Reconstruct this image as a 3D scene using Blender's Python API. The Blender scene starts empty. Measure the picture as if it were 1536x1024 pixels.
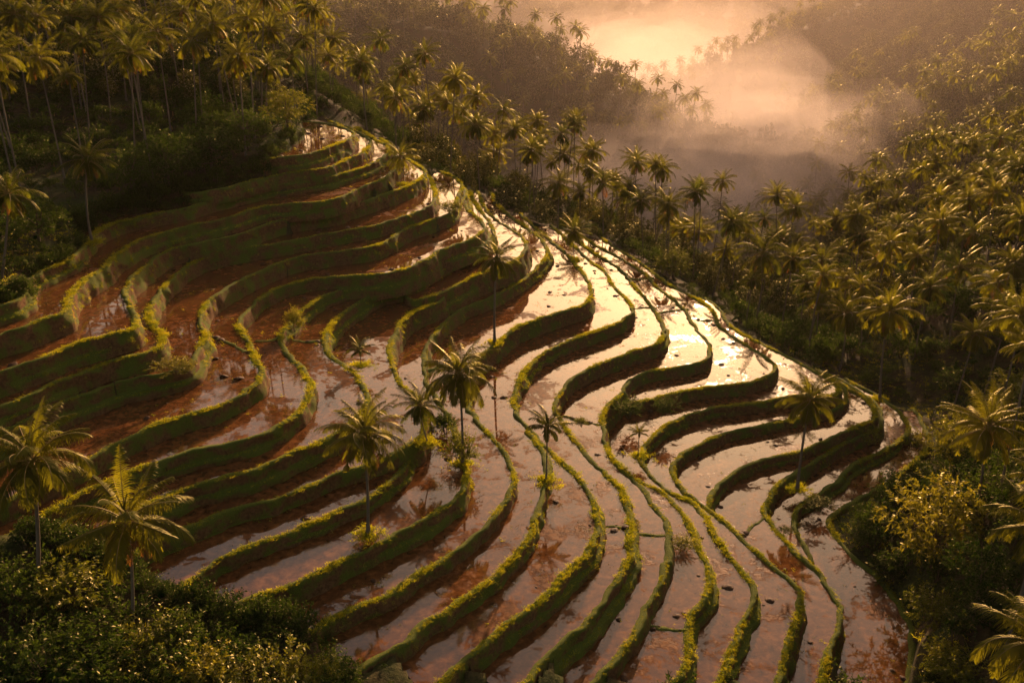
# Misty morning over stepped rice paddies ringed by coconut palms
import bpy, math, random
import numpy as np
from mathutils import Vector, Matrix, noise as mnoise
from mathutils.geometry import tessellate_polygon
R = math.radians
rng = np.random.default_rng(7)
random.seed(7)
scene = bpy.context.scene
col = scene.collection

# ------------------------------------------------------------------ camera
PITCH = R(22.0); F = 1400.0; CAMZ = 100.0
cp, sp = math.cos(PITCH), math.sin(PITCH)
def ray(px, py):
    u = (px-768)/F; v = (512-py)/F
    return np.array([u, cp+v*sp, -sp+v*cp])
def at_z(px, py, z):
    d = ray(px, py); t = (z-CAMZ)/d[2]
    return np.array([d[0]*t, d[1]*t, z])
def at_d(px, py, D):
    d = ray(px, py); d = d/np.linalg.norm(d)*D
    return np.array([d[0], d[1], d[2]+CAMZ])
def project(P):
    P = np.asarray(P, float); x = P[..., 0]; y = P[..., 1]; z = P[..., 2]-CAMZ
    w = y*cp - z*sp; vv = y*sp + z*cp
    w = np.where(w < 1e-3, 1e-3, w)
    return 768+F*x/w, 512-F*vv/w, w
cam_d = bpy.data.cameras.new('camera'); cam = bpy.data.objects.new('camera', cam_d); col.objects.link(cam)
cam.location = (0, 0, CAMZ); cam.rotation_euler = (R(90)-PITCH, 0, 0)
cam_d.sensor_width = 36; cam_d.lens = 36*F/1536; cam_d.clip_start = 0.5; cam_d.clip_end = 20000
scene.camera = cam

# ------------------------------------------------------------------ helpers
def tag(o, label=None, cat=None, group=None, kind=None):
    if label: o['label'] = label
    if cat: o['category'] = cat
    if group: o['group'] = group
    if kind: o['kind'] = kind
    return o
def empty(name, loc=(0, 0, 0)):
    o = bpy.data.objects.new(name, None); o.location = loc; o.empty_display_size = 0.2
    col.objects.link(o); return o
def mesh(name, V, Fc, mats=(), fm=None, smooth=True, uv=None):
    me = bpy.data.meshes.new(name)
    V = np.asarray(V, np.float32)
    if isinstance(Fc, np.ndarray):
        n = Fc.shape[1]; m = len(Fc)
        me.vertices.add(len(V)); me.vertices.foreach_set('co', V.ravel())
        me.loops.add(n*m); me.loops.foreach_set('vertex_index', Fc.astype(np.int32).ravel())
        me.polygons.add(m)
        me.polygons.foreach_set('loop_start', np.arange(0, n*m, n, dtype=np.int32))
        me.polygons.foreach_set('loop_total', np.full(m, n, np.int32))
        me.update(calc_edges=True)
    else:
        me.from_pydata(V.tolist(), [], Fc)
    for m_ in mats: me.materials.append(m_)
    if fm is not None: me.polygons.foreach_set('material_index', np.asarray(fm, np.int32))
    if smooth: me.polygons.foreach_set('use_smooth', np.ones(len(me.polygons), bool))
    me.validate(); me.update()
    return me
def obj(name, me, parent=None, loc=None):
    o = bpy.data.objects.new(name, me); col.objects.link(o)
    if parent: o.parent = parent
    if loc is not None: o.location = loc
    return o
class MB:
    def __init__(s): s.v = []; s.f = []; s.m = []; s.n = 0
    def add(s, V, Fc, mi=0):
        V = np.asarray(V, float); Fc = np.asarray(Fc, int)
        if Fc.shape[1] == 3: Fc = np.hstack([Fc, Fc[:, 2:3]])
        s.v.append(V); s.f.append(Fc+s.n); s.m.append(np.full(len(Fc), mi)); s.n += len(V)
    def tube(s, P, r, k=6, mi=0, cap=True):
        P = np.asarray(P, float); n = len(P); r = np.broadcast_to(r, (n,))
        T = np.gradient(P, axis=0); T /= np.linalg.norm(T, axis=1)[:, None]+1e-9
        ref = np.array([0.31, 0.17, 0.93]) if abs(T[0, 2]) < 0.8 else np.array([1., 0.2, 0])
        A = np.cross(T, ref); A /= np.linalg.norm(A, axis=1)[:, None]+1e-9
        B = np.cross(T, A)
        a = np.arange(k)*2*np.pi/k
        V = P[:, None, :]+r[:, None, None]*(np.cos(a)[None, :, None]*A[:, None, :]+np.sin(a)[None, :, None]*B[:, None, :])
        V = V.reshape(-1, 3)
        i = np.arange(n-1)[:, None]; j = np.arange(k)[None, :]; j2 = (j+1) % k
        Fc = np.stack([i*k+j, i*k+j2, (i+1)*k+j2, (i+1)*k+j], -1).reshape(-1, 4)
        s.add(V, Fc, mi)
    def get(s, name, mats, smooth=True):
        V = np.vstack(s.v); Fc = np.vstack(s.f); m = np.concatenate(s.m)
        faces = [tuple(dict.fromkeys(f)) for f in Fc.tolist()]
        return mesh(name, V, faces, mats, m, smooth)

def vnoise(P, scale, seed=0.0):
    """value noise in 2D, vectorised, roughly -1..1"""
    x = P[..., 0]/scale+seed*17.13; y = P[..., 1]/scale+seed*9.71
    xi = np.floor(x).astype(np.int64); yi = np.floor(y).astype(np.int64)
    fx = x-xi; fy = y-yi; fx = fx*fx*(3-2*fx); fy = fy*fy*(3-2*fy)
    def h(a, b):
        n = (a*374761393+b*668265263) & 0xffffffff
        n = ((n ^ (n >> 13))*1274126177) & 0xffffffff
        return ((n ^ (n >> 16)) & 0xffff)/32767.5-1
    return (h(xi, yi)*(1-fx)+h(xi+1, yi)*fx)*(1-fy)+(h(xi, yi+1)*(1-fx)+h(xi+1, yi+1)*fx)*fy
def fbm(P, scale, seed=0, oct=4):
    a = 1; t = 0
    for k in range(oct):
        t = t+a*vnoise(P, scale, seed+k*3.3); scale /= 2.03; a *= .5
    return t

# ------------------------------------------------------------------ materials
def new_mat(name):
    m = bpy.data.materials.new(name); m.use_nodes = True
    nt = m.node_tree; nt.nodes.clear()
    out = nt.nodes.new('ShaderNodeOutputMaterial')
    return m, nt, out
def N(nt, t, **kw):
    n = nt.nodes.new('ShaderNode'+t)
    for k, v in kw.items():
        if k in n.inputs: n.inputs[k].default_value = v
        else: setattr(n, k, v)
    return n
def ramp(nt, fac, stops):
    r = nt.nodes.new('ShaderNodeValToRGB'); nt.links.new(fac, r.inputs[0])
    e = r.color_ramp.elements
    while len(e) < len(stops): e.new(0.5)
    for i, (p, c) in enumerate(stops):
        e[i].position = p; e[i].color = (c[0], c[1], c[2], 1)
    return r.outputs[0]
def mix(nt, f, a, b):
    m = nt.nodes.new('ShaderNodeMix'); m.data_type = 'RGBA'
    for s, v in ((0, f), (6, a), (7, b)):
        if hasattr(v, 'is_linked'): nt.links.new(v, m.inputs[s])
        else: m.inputs[s].default_value = v if s == 0 else (*v, 1)
    return m.outputs[2]
def noise(nt, vec, scale, detail=4, rough=.55, dist=0):
    n = N(nt, 'TexNoise', Scale=scale, Detail=detail, Roughness=rough, Distortion=dist)
    if vec is not None: nt.links.new(vec, n.inputs['Vector'])
    return n.outputs['Fac']
def wpos(nt):
    return nt.nodes.new('ShaderNodeNewGeometry').outputs['Position']
def bump(nt, h, strength, dist):
    b = N(nt, 'Bump', Strength=strength, Distance=dist); nt.links.new(h, b.inputs['Height']); return b.outputs['Normal']

def leaf_mat(name, c1, c2, tr, trans=0.45, gloss=0.25, rough=0.5, nscale=0.35, dry=None):
    """leaf: diffuse + translucent + thin gloss; colour varies leaf clump to leaf clump and plant to plant"""
    m, nt, out = new_mat(name)
    P = wpos(nt)
    inf = nt.nodes.new('ShaderNodeObjectInfo').outputs['Random']
    nf = noise(nt, P, nscale, 3)
    f = nt.nodes.new('ShaderNodeMath'); f.operation = 'ADD'; nt.links.new(nf, f.inputs[0])
    s = nt.nodes.new('ShaderNodeMath'); s.operation = 'MULTIPLY_ADD'; nt.links.new(inf, s.inputs[0]); s.inputs[1].default_value = .5; s.inputs[2].default_value = -.25
    nt.links.new(s.outputs[0], f.inputs[1])
    c = ramp(nt, f.outputs[0], [(.25, c1), (.75, c2)])
    d = N(nt, 'BsdfDiffuse'); nt.links.new(c, d.inputs[0])
    t = N(nt, 'BsdfTranslucent')
    mt = nt.nodes.new('ShaderNodeMix'); mt.data_type = 'RGBA'; mt.blend_type = 'MULTIPLY'; mt.inputs[0].default_value = 1
    nt.links.new(c, mt.inputs[6]); mt.inputs[7].default_value = (*tr, 1)
    nt.links.new(mt.outputs[2], t.inputs[0])
    a = N(nt, 'MixShader', Fac=trans); nt.links.new(d.outputs[0], a.inputs[1]); nt.links.new(t.outputs[0], a.inputs[2])
    g = N(nt, 'BsdfGlossy', Roughness=rough); g.inputs[0].default_value = (.85, .75, .4, 1)
    fr = N(nt, 'Fresnel', IOR=1.4)
    k = nt.nodes.new('ShaderNodeMath'); k.operation = 'MULTIPLY'; nt.links.new(fr.outputs[0], k.inputs[0]); k.inputs[1].default_value = gloss
    b = N(nt, 'MixShader'); nt.links.new(k.outputs[0], b.inputs[0]); nt.links.new(a.outputs[0], b.inputs[1]); nt.links.new(g.outputs[0], b.inputs[2])
    nt.links.new(b.outputs[0], out.inputs[0])
    return m
def principled(name, build, rough=.9):
    m, nt, out = new_mat(name)
    b = N(nt, 'BsdfPrincipled', Roughness=rough); b.inputs['Specular IOR Level'].default_value = .1; build(nt, b); nt.links.new(b.outputs[0], out.inputs[0]); return m

M = {}
M['palm'] = leaf_mat('palm_leaf', (.022, .036, .008), (.058, .074, .012), (4.6, 3.2, .65), .62, .22, .42, .15)
M['palm_dry'] = leaf_mat('palm_leaf_dry', (.16, .075, .02), (.26, .13, .035), (1.5, 1.2, .7), .4, .15, .5, .3)
M['rachis'] = principled('palm_rachis', lambda nt, b: b.inputs['Base Color'].__setattr__('default_value', (.22, .15, .04, 1)), .5)
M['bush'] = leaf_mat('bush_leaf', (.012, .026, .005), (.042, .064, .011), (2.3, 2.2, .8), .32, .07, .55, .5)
M['bush_gold'] = leaf_mat('bush_leaf_gold_lit', (.075, .095, .012), (.15, .145, .018), (2.0, 1.7, .7), .45, .15, .55, .5)  # yellow foliage; on some bushes the sunlight is put into this leaf colour
M['forest'] = leaf_mat('forest_leaf', (.018, .030, .008), (.058, .064, .012), (2.2, 1.7, .6), .3, .25, .5, .06)
M['grass'] = leaf_mat('grass_blade', (.075, .095, .008), (.17, .16, .012), (3.0, 2.7, .8), .6, .2, .5, .4)
M['weed'] = leaf_mat('weed_leaf', (.05, .05, .015), (.10, .085, .02), (1.8, 1.5, .8), .4, .2, .5, .8)
def _trunk(nt, b):
    tc = nt.nodes.new('ShaderNodeTexCoord').outputs['Object']
    w = N(nt, 'TexWave', Scale=14.0, Distortion=3.0, Detail=2.0); w.bands_direction = 'Z'; nt.links.new(tc, w.inputs[0])
    n = noise(nt, wpos(nt), 1.3, 5)
    c = mix(nt, w.outputs[1], (.13, .10, .075), (.24, .19, .14))
    nt.links.new(mix(nt, n, c, (.09, .075, .05)), b.inputs['Base Color'])
    nt.links.new(bump(nt, w.outputs[1], .4, .03), b.inputs['Normal'])
M['trunk'] = principled('palm_trunk', _trunk, .85)
def _wood(nt, b):
    nt.links.new(ramp(nt, noise(nt, wpos(nt), 3, 5), [(.3, (.05, .035, .02)), (.7, (.13, .095, .06))]), b.inputs['Base Color'])
M['wood'] = principled('bark', _wood, .9)

def _bank(nt, b):
    P = wpos(nt)
    n1 = noise(nt, P, .45, 6, .6); n2 = noise(nt, P, 2.6, 6, .65); n3 = noise(nt, P, 9, 5, .7)
    soil = ramp(nt, n2, [(.3, (.062, .030, .012)), (.55, (.14, .072, .028)), (.75, (.21, .12, .05))])
    moss = ramp(nt, n3, [(.3, (.042, .058, .008)), (.6, (.105, .118, .015)), (.8, (.18, .17, .026))])
    g = nt.nodes.new('ShaderNodeNewGeometry'); sx = N(nt, 'SeparateXYZ'); nt.links.new(g.outputs['Normal'], sx.inputs[0])
    ad = nt.nodes.new('ShaderNodeMath'); ad.operation = 'MULTIPLY_ADD'; nt.links.new(sx.outputs[2], ad.inputs[0]); ad.inputs[1].default_value = .5; nt.links.new(n1, ad.inputs[2])
    ad2 = nt.nodes.new('ShaderNodeMath'); ad2.operation = 'MULTIPLY_ADD'; nt.links.new(n2, ad2.inputs[0]); ad2.inputs[1].default_value = .5; nt.links.new(ad.outputs[0], ad2.inputs[2])
    f = ramp(nt, ad2.outputs[0], [(.80, (0, 0, 0)), (.98, (1, 1, 1))])
    nt.links.new(mix(nt, f, soil, moss), b.inputs['Base Color'])
    hh = nt.nodes.new('ShaderNodeMath'); hh.operation = 'ADD'; nt.links.new(n2, hh.inputs[0]); nt.links.new(n3, hh.inputs[1])
    nt.links.new(bump(nt, hh.outputs[0], .8, .16), b.inputs['Normal'])
M['bank'] = principled('bank_earth', _bank, .92)
def _floor(nt, b):
    P = wpos(nt)
    n1 = noise(nt, P, .12, 6, .6); n2 = noise(nt, P, 1.4, 6, .65)
    g = ramp(nt, n2, [(.3, (.016, .022, .006)), (.7, (.055, .060, .014))])
    s = ramp(nt, n2, [(.3, (.03, .02, .008)), (.7, (.075, .05, .02))])
    f = ramp(nt, n1, [(.42, (0, 0, 0)), (.58, (1, 1, 1))])
    nt.links.new(mix(nt, f, s, g), b.inputs['Base Color'])
    nt.links.new(bump(nt, n2, .8, .4), b.inputs['Normal'])
def _mud(nt, b):
    nt.links.new(ramp(nt, noise(nt, wpos(nt), 6, 4), [(.3, (.028, .014, .007)), (.7, (.075, .036, .016))]), b.inputs['Base Color'])
M['mud'] = principled('wet_mud', _mud, .7)
M['floor'] = principled('forest_floor', _floor, .95)
def _water():
    """shallow muddy paddy water: a mirror film over red-brown silt, with silt breaking the surface here and there"""
    m, nt, out = new_mat('paddy_water')
    P = wpos(nt)
    a = noise(nt, P, .16, 7, .62, .6); c = noise(nt, P, 1.1, 6, .65, .4); d = noise(nt, P, 5.0, 5, .7)
    mud = ramp(nt, c, [(.28, (.035, .014, .005)), (.5, (.095, .036, .011)), (.72, (.20, .080, .024))])
    b = N(nt, 'BsdfPrincipled', IOR=1.45)
    nt.links.new(mud, b.inputs['Base Color'])
    s = nt.nodes.new('ShaderNodeMath'); s.operation = 'MULTIPLY_ADD'; nt.links.new(c, s.inputs[0]); s.inputs[1].default_value = .42; nt.links.new(a, s.inputs[2])
    s2 = nt.nodes.new('ShaderNodeMath'); s2.operation = 'MULTIPLY_ADD'; nt.links.new(d, s2.inputs[0]); s2.inputs[1].default_value = .16; nt.links.new(s.outputs[0], s2.inputs[2])
    r = ramp(nt, s2.outputs[0], [(.0, (.02,)*3), (.87, (.03,)*3), (.92, (.40,)*3), (1.0, (.6,)*3)])
    nt.links.new(r, b.inputs['Roughness'])
    rip = noise(nt, P, 3.0, 3, .5)
    hm = ramp(nt, s2.outputs[0], [(.86, (0, 0, 0)), (1.0, (1, 1, 1))])
    h = nt.nodes.new('ShaderNodeMath'); h.operation = 'MULTIPLY_ADD'; nt.links.new(rip, h.inputs[0]); h.inputs[1].default_value = .02
    h2 = nt.nodes.new('ShaderNodeMath'); h2.operation = 'MULTIPLY'; nt.links.new(hm, h2.inputs[0]); nt.links.new(d, h2.inputs[1])
    nt.links.new(h2.outputs[0], h.inputs[2])
    nt.links.new(bump(nt, h.outputs[0], .22, .12), b.inputs['Normal'])
    nt.links.new(ramp(nt, s2.outputs[0], [(0, (.68,)*3), (.83, (.68,)*3), (.89, (.03,)*3)]), b.inputs['Specular IOR Level'])
    nt.links.new(b.outputs[0], out.inputs[0]); return m
M['water'] = _water()

# ------------------------------------------------------------------ terraces: rim lines, each level at its own height
# name: (height below the camera, line, next lower level, pool's upper line)
T = {}
def rim(name, z, pts, low, back):
    T[name] = dict(z=CAMZ+z, px=pts, low=low, back=back)
rim('C0', -34, [(352,220),(368,232),(384,240),(400,237),(430,235),(459,231),(480,225),(498,218),(515,212),(528,206),(532,200),(526,194),(512,189),(497,185),(480,183),(462,181),(440,182)], 'C1', None)
rim('C1', -36.8, [(240,276),(262,285),(290,288),(330,282),(366,274),(400,265),(439,258),(488,252),(521,238),(544,228),(556,216),(554,207),(540,198),(520,189),(495,181)], 'C2', 'C0')
rim('C2', -38.6, [(-60,475),(0,459),(22,453),(39,441),(39,427),(60,407),(92,394),(118,378),(127,366),(137,356),(148,346),(172,334),(205,326),(244,318),(286,310),(317,300),(366,288),(400,280),(444,273),(494,265),(527,256),(556,246),(576,234),(586,226),(582,217),(567,210),(552,200),(535,190)], 'C3', 'C1')
rim('C3', -40.5, [(-60,520),(0,501),(29,492),(68,478),(97,469),(104,460),(102,450),(106,441),(117,428),(133,416),(152,405),(161,396),(172,383),(195,367),(225,354),(273,341),(317,331),(348,324),(366,317),(395,309),(415,307),(454,304),(500,298),(520,291),(548,278),(576,267),(590,256),(600,242),(599,230),(588,218),(572,207)], 'C4', 'C2')
rim('C4', -43, [(-60,580),(0,558),(49,541),(78,529),(107,517),(146,505),(190,497),(205,490),(205,477),(203,466),(197,455),(190,438),(198,417),(221,397),(249,376),(288,366),(327,358),(368,348),(387,341),(405,334),(444,325),(500,316),(524,308),(560,296),(590,286),(615,277),(632,266),(638,258),(632,249),(616,240),(600,228)], 'C5', 'C3')
rim('C5', -45.5, [(-60,632),(0,608),(35,595),(78,576),(117,560),(156,545),(195,535),(229,526),(244,519),(247,508),(244,498),(231,486),(225,468),(233,449),(248,428),(264,412),(288,395),(317,383),(344,377),(376,370),(413,365),(454,357),(500,349),(537,342),(576,334),(605,324),(634,314),(648,306),(654,294),(652,280),(645,266),(630,252)], 'C6', 'C4')
rim('C6', -47.6, [(-60,672),(0,648),(40,630),(82,610),(105,600),(137,588),(172,575),(205,566),(245,560),(275,550),(291,538),(296,524),(306,512),(312,502),(304,490),(302,477),(308,460),(319,445),(337,434),(366,418),(395,404),(421,393),(438,387),(464,382),(500,377),(558,369),(582,360),(607,344),(634,334),(662,324),(679,316),(684,303),(690,290),(694,279),(684,266),(662,256)], 'C7', 'C5')
rim('C7', -50, [(-60,785),(0,755),(40,735),(80,715),(121,694),(156,675),(195,655),(242,633),(289,620),(328,607),(359,593),(383,577),(394,565),(393,552),(385,540),(380,525),(377,513),(370,505),(361,492),(361,477),(376,462),(395,443),(430,427),(473,417),(500,415),(558,411),(588,408),(617,399),(646,385),(656,377),(685,366),(715,354),(727,343),(723,330),(706,316),(699,303),(700,288),(690,274)], 'R1', 'C6')
rim('A', -51.8, [(-60,842),(0,810),(60,775),(120,742),(160,722),(205,704),(254,687),(299,673),(348,663),(387,653),(416,640),(445,622),(461,602),(467,582),(463,562),(443,538),(427,520),(422,505),(427,493),(440,480),(445,470),(459,461),(478,447),(501,437),(525,428),(556,424),(590,420),(606,412),(612,400)], 'R1', 'C7')
rim('R1', -53.6, [(-60,918),(0,880),(60,845),(120,812),(180,780),(230,752),(268,735),(298,725),(337,714),(385,703),(426,684),(455,671),(480,661),(515,644),(536,627),(547,612),(553,596),(551,583),(542,568),(531,555),(513,543),(498,533),(490,518),(489,505),(494,492),(507,477),(537,455),(560,441),(597,432),(619,429),(646,416),(676,397),(707,383),(725,374),(739,362),(742,347),(734,330),(720,313),(712,300),(706,284)], 'R3', 'C7')
rim('R2', -54.8, [(603,424),(605,437),(612,447),(625,450),(644,444),(670,434),(705,417),(740,402),(765,394),(781,384),(790,368),(786,355),(768,343),(749,331),(733,317),(724,302),(718,286)], 'R4', 'R1')
rim('R3', -55.8, [(-60,965),(0,930),(80,890),(160,850),(220,820),(270,795),(298,782),(337,768),(366,758),(395,752),(444,736),(484,718),(504,710),(530,702),(560,692),(590,682),(612,668),(632,650),(641,630),(637,612),(623,594),(607,578),(596,561),(588,538),(586,521),(595,498),(607,477),(625,465),(648,456),(664,448),(670,436)], 'R4', 'R1')
rim('X', -57.4, [(0,1040),(60,1005),(120,975),(180,940),(240,905),(274,882),(307,854),(337,835),(376,819),(415,803),(454,788),(480,780),(505,769),(545,750),(580,727),(603,706),(612,690),(618,664)], 'R4', 'R3')
rim('R4', -58.8, [(140,1020),(200,985),(250,960),(300,935),(330,918),(360,905),(400,890),(425,880),(459,866),(509,844),(535,829),(574,812),(607,795),(636,779),(662,764),(684,748),(698,731),(703,711),(698,690),(690,664),(682,640),(668,612),(652,588),(641,570),(638,552),(638,533),(643,516),(655,498),(674,478),(698,460),(737,445),(774,426),(798,409),(815,392),(823,378),(820,367),(809,354),(794,343),(775,330),(757,316),(745,303),(738,288)], 'R5', 'R2')
rim('R5', -60.8, [(320,1048),(340,1035),(370,1015),(400,995),(430,975),(460,955),(478,941),(507,924),(546,908),(576,897),(610,875),(648,849),(675,834),(695,818),(724,793),(736,779),(754,760),(769,738),(773,716),(767,690),(753,669),(734,646),(714,624),(704,602),(704,575),(709,552),(718,536),(727,529),(741,518),(756,506),(776,490),(815,475),(854,463),(878,455),(887,446),(888,434),(882,418),(870,402),(858,387),(845,374),(828,361),(812,347),(795,333),(782,320)], 'R6', 'R4')
rim('Z', -62.2, [(480,1050),(500,1033),(520,1015),(546,996),(586,978),(605,967),(625,948),(654,926),(699,898),(724,879),(744,864),(762,844),(778,828),(793,810),(804,788),(811,764),(816,742),(822,722),(823,700),(818,680),(806,662),(792,646)], 'R6', 'R5')
rim('R6', -63.6, [(640,1045),(669,1019),(709,980),(738,957),(767,933),(787,918),(816,898),(845,868),(865,846),(882,828),(894,804),(898,782),(895,765),(891,747),(882,729),(868,713),(844,691),(825,673),(809,658),(796,641),(784,631),(775,616),(772,598),(776,580),(782,565),(795,546),(815,530),(852,511),(888,498),(927,484),(944,473),(950,465),(947,454),(934,440),(919,425),(912,411),(900,400),(886,391),(872,377),(858,364),(842,350),(828,337)], 'R7', 'R5')
rim('R7', -65.6, [(775,1045),(794,1019),(812,996),(826,978),(865,945),(884,929),(900,908),(924,873),(938,852),(946,828),(949,797),(945,767),(937,740),(921,718),(897,696),(876,674),(856,648),(843,627),(835,613),(834,602),(838,592),(847,580),(864,564),(888,550),(921,537),(956,525),(985,515),(996,503),(995,485),(982,463),(964,441),(950,425),(938,409),(918,393),(896,381),(876,367),(858,352),(845,340)], 'R8', 'R6')
rim('R8', -67.8, [(868,1045),(900,1015),(923,990),(945,961),(960,937),(978,902),(995,867),(1005,836),(1006,806),(1003,786),(992,765),(978,749),(964,728),(943,708),(920,687),(911,668),(907,642),(906,622),(917,604),(932,590),(940,575),(960,561),(998,553),(1041,546),(1062,537),(1067,523),(1060,508),(1046,492),(1030,466),(1005,443),(985,429),(972,412),(950,397),(930,385),(906,373),(884,360),(868,346)], 'R10', 'R7')
rim('R9', -69.5, [(927,600),(938,604),(955,603),(978,597),(1007,590),(1037,584),(1082,578),(1110,576),(1139,569),(1161,557),(1165,548),(1149,534),(1125,519),(1100,503),(1081,489),(1074,471),(1060,455),(1036,442),(1008,428),(986,412),(965,396),(944,382),(920,368),(902,355)], 'R10', 'R8')
rim('R9b', -69.3, [(990,1045),(1013,1021),(1029,1000),(1037,969),(1035,941),(1038,918),(1054,902),(1066,884),(1068,862),(1058,838),(1048,818),(1042,800),(1037,786),(1029,771),(1013,755),(1000,739),(980,729),(955,716)], 'R10', 'R8')
rim('R10', -71.3, [(1070,1045),(1085,1010),(1097,982),(1103,965),(1117,933),(1133,903),(1134,882),(1122,862),(1103,842),(1086,820),(1074,802),(1068,786),(1055,767),(1036,750),(1010,738),(992,724),(978,710),(965,693),(963,678),(976,658),(994,640),(1017,629),(1041,620),(1068,611),(1095,608),(1134,603),(1164,598),(1200,594),(1235,594),(1256,590),(1261,580),(1248,569),(1222,554),(1195,541),(1154,519),(1115,500),(1092,482),(1080,462),(1060,446)], 'R11', 'R8')
rim('R11', -72.9, [(1160,1045),(1169,1019),(1176,994),(1185,965),(1197,930),(1204,902),(1203,886),(1188,868),(1164,850),(1137,827),(1120,812),(1105,796),(1090,781),(1075,768),(1055,756),(1036,742),(1021,728),(1013,714),(1011,699),(1016,688),(1033,675),(1058,661),(1076,654),(1105,644),(1154,635),(1188,628),(1225,620),(1252,612),(1268,602),(1272,588),(1262,574),(1242,560)], 'R13', 'R10')
rim('R12', -74.3, [(1060,762),(1066,754),(1067,744),(1076,730),(1095,712),(1129,695),(1166,683),(1207,674),(1227,665),(1256,653),(1285,641),(1310,630),(1316,617),(1305,602),(1286,589),(1266,576),(1245,563),(1222,550)], 'R13', 'R11')
rim('R13', -75.8, [(1232,1045),(1237,1022),(1240,1000),(1244,976),(1257,945),(1265,914),(1249,882),(1234,861),(1200,828),(1182,810),(1162,789),(1149,769),(1149,757),(1160,738),(1171,724),(1198,707),(1217,695),(1238,682),(1276,660),(1310,648),(1325,635),(1324,618),(1312,601),(1292,586),(1268,572),(1248,560)], 'R15', 'R11')
rim('R14', -77.6, [(1222,842),(1208,816),(1197,796),(1193,780),(1196,765),(1205,754),(1220,746),(1240,735),(1262,717),(1273,705),(1296,690),(1326,676),(1355,657),(1365,645),(1360,630),(1345,612),(1320,594),(1292,579),(1268,566)], 'R15', 'R13')
rim('R15', -78.9, [(1360,1060),(1365,1024),(1368,990),(1372,961),(1370,941),(1357,912),(1337,883),(1308,853),(1278,830),(1252,797),(1246,778),(1270,758),(1317,733),(1366,698),(1392,668),(1390,640),(1372,612)], None, 'R13')

def catmull(P, step):
    P = np.asarray(P, float)
    Q = np.vstack([2*P[0]-P[1], P, 2*P[-1]-P[-2]])
    out = []
    for i in range(1, len(Q)-2):
        p0, p1, p2, p3 = Q[i-1:i+3]
        n = max(2, int(np.linalg.norm(p2-p1)/0.1))
        t = np.linspace(0, 1, n, endpoint=False)[:, None]
        out.append(.5*((2*p1)+(-p0+p2)*t+(2*p0-5*p1+4*p2-p3)*t**2+(-p0+3*p1-3*p2+p3)*t**3))
    C = np.vstack(out+[P[-1:]])
    s = np.concatenate([[0], np.cumsum(np.linalg.norm(np.diff(C, axis=0), axis=1))])
    u = np.linspace(0, s[-1], max(4, int(s[-1]/step)))
    return np.stack([np.interp(u, s, C[:, k]) for k in range(C.shape[1])], 1)
def smooth(P, k):
    for _ in range(k):
        Q = P.copy(); Q[1:-1] = (P[:-2]+2*P[1:-1]+P[2:])/4; P = Q
    return P
def normals(P):
    t = np.gradient(P[:, :2], axis=0); t /= np.linalg.norm(t, axis=1)[:, None]+1e-9
    return np.stack([t[:, 1], -t[:, 0]], 1)       # right-hand side = downhill
STEP = .5
for i, (nm, t) in enumerate(T.items()):
    W = np.array([at_z(px, py, t['z'])[:2] for px, py in t['px']])
    C = smooth(catmull(W, STEP), 6)
    nr = normals(C)
    C = C + nr*(.16*vnoise(C, 2.1, i)+.10*vnoise(C, .9, i+50))[:, None]
    t['C'] = C; t['n'] = np.stack([smooth(normals(C)[:, k], 8) for k in (0, 1)], 1)
    t['n'] /= np.linalg.norm(t['n'], axis=1)[:, None]
    t['Li'] = i
WATER_DROP = .24
def back_slice(front, back):
    a = np.argmin(np.sum((back-front[0])**2, 1)); b = np.argmin(np.sum((back-front[-1])**2, 1))
    return back[a:b+1] if a <= b else back[b:a+1][::-1]
TERR = []
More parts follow.
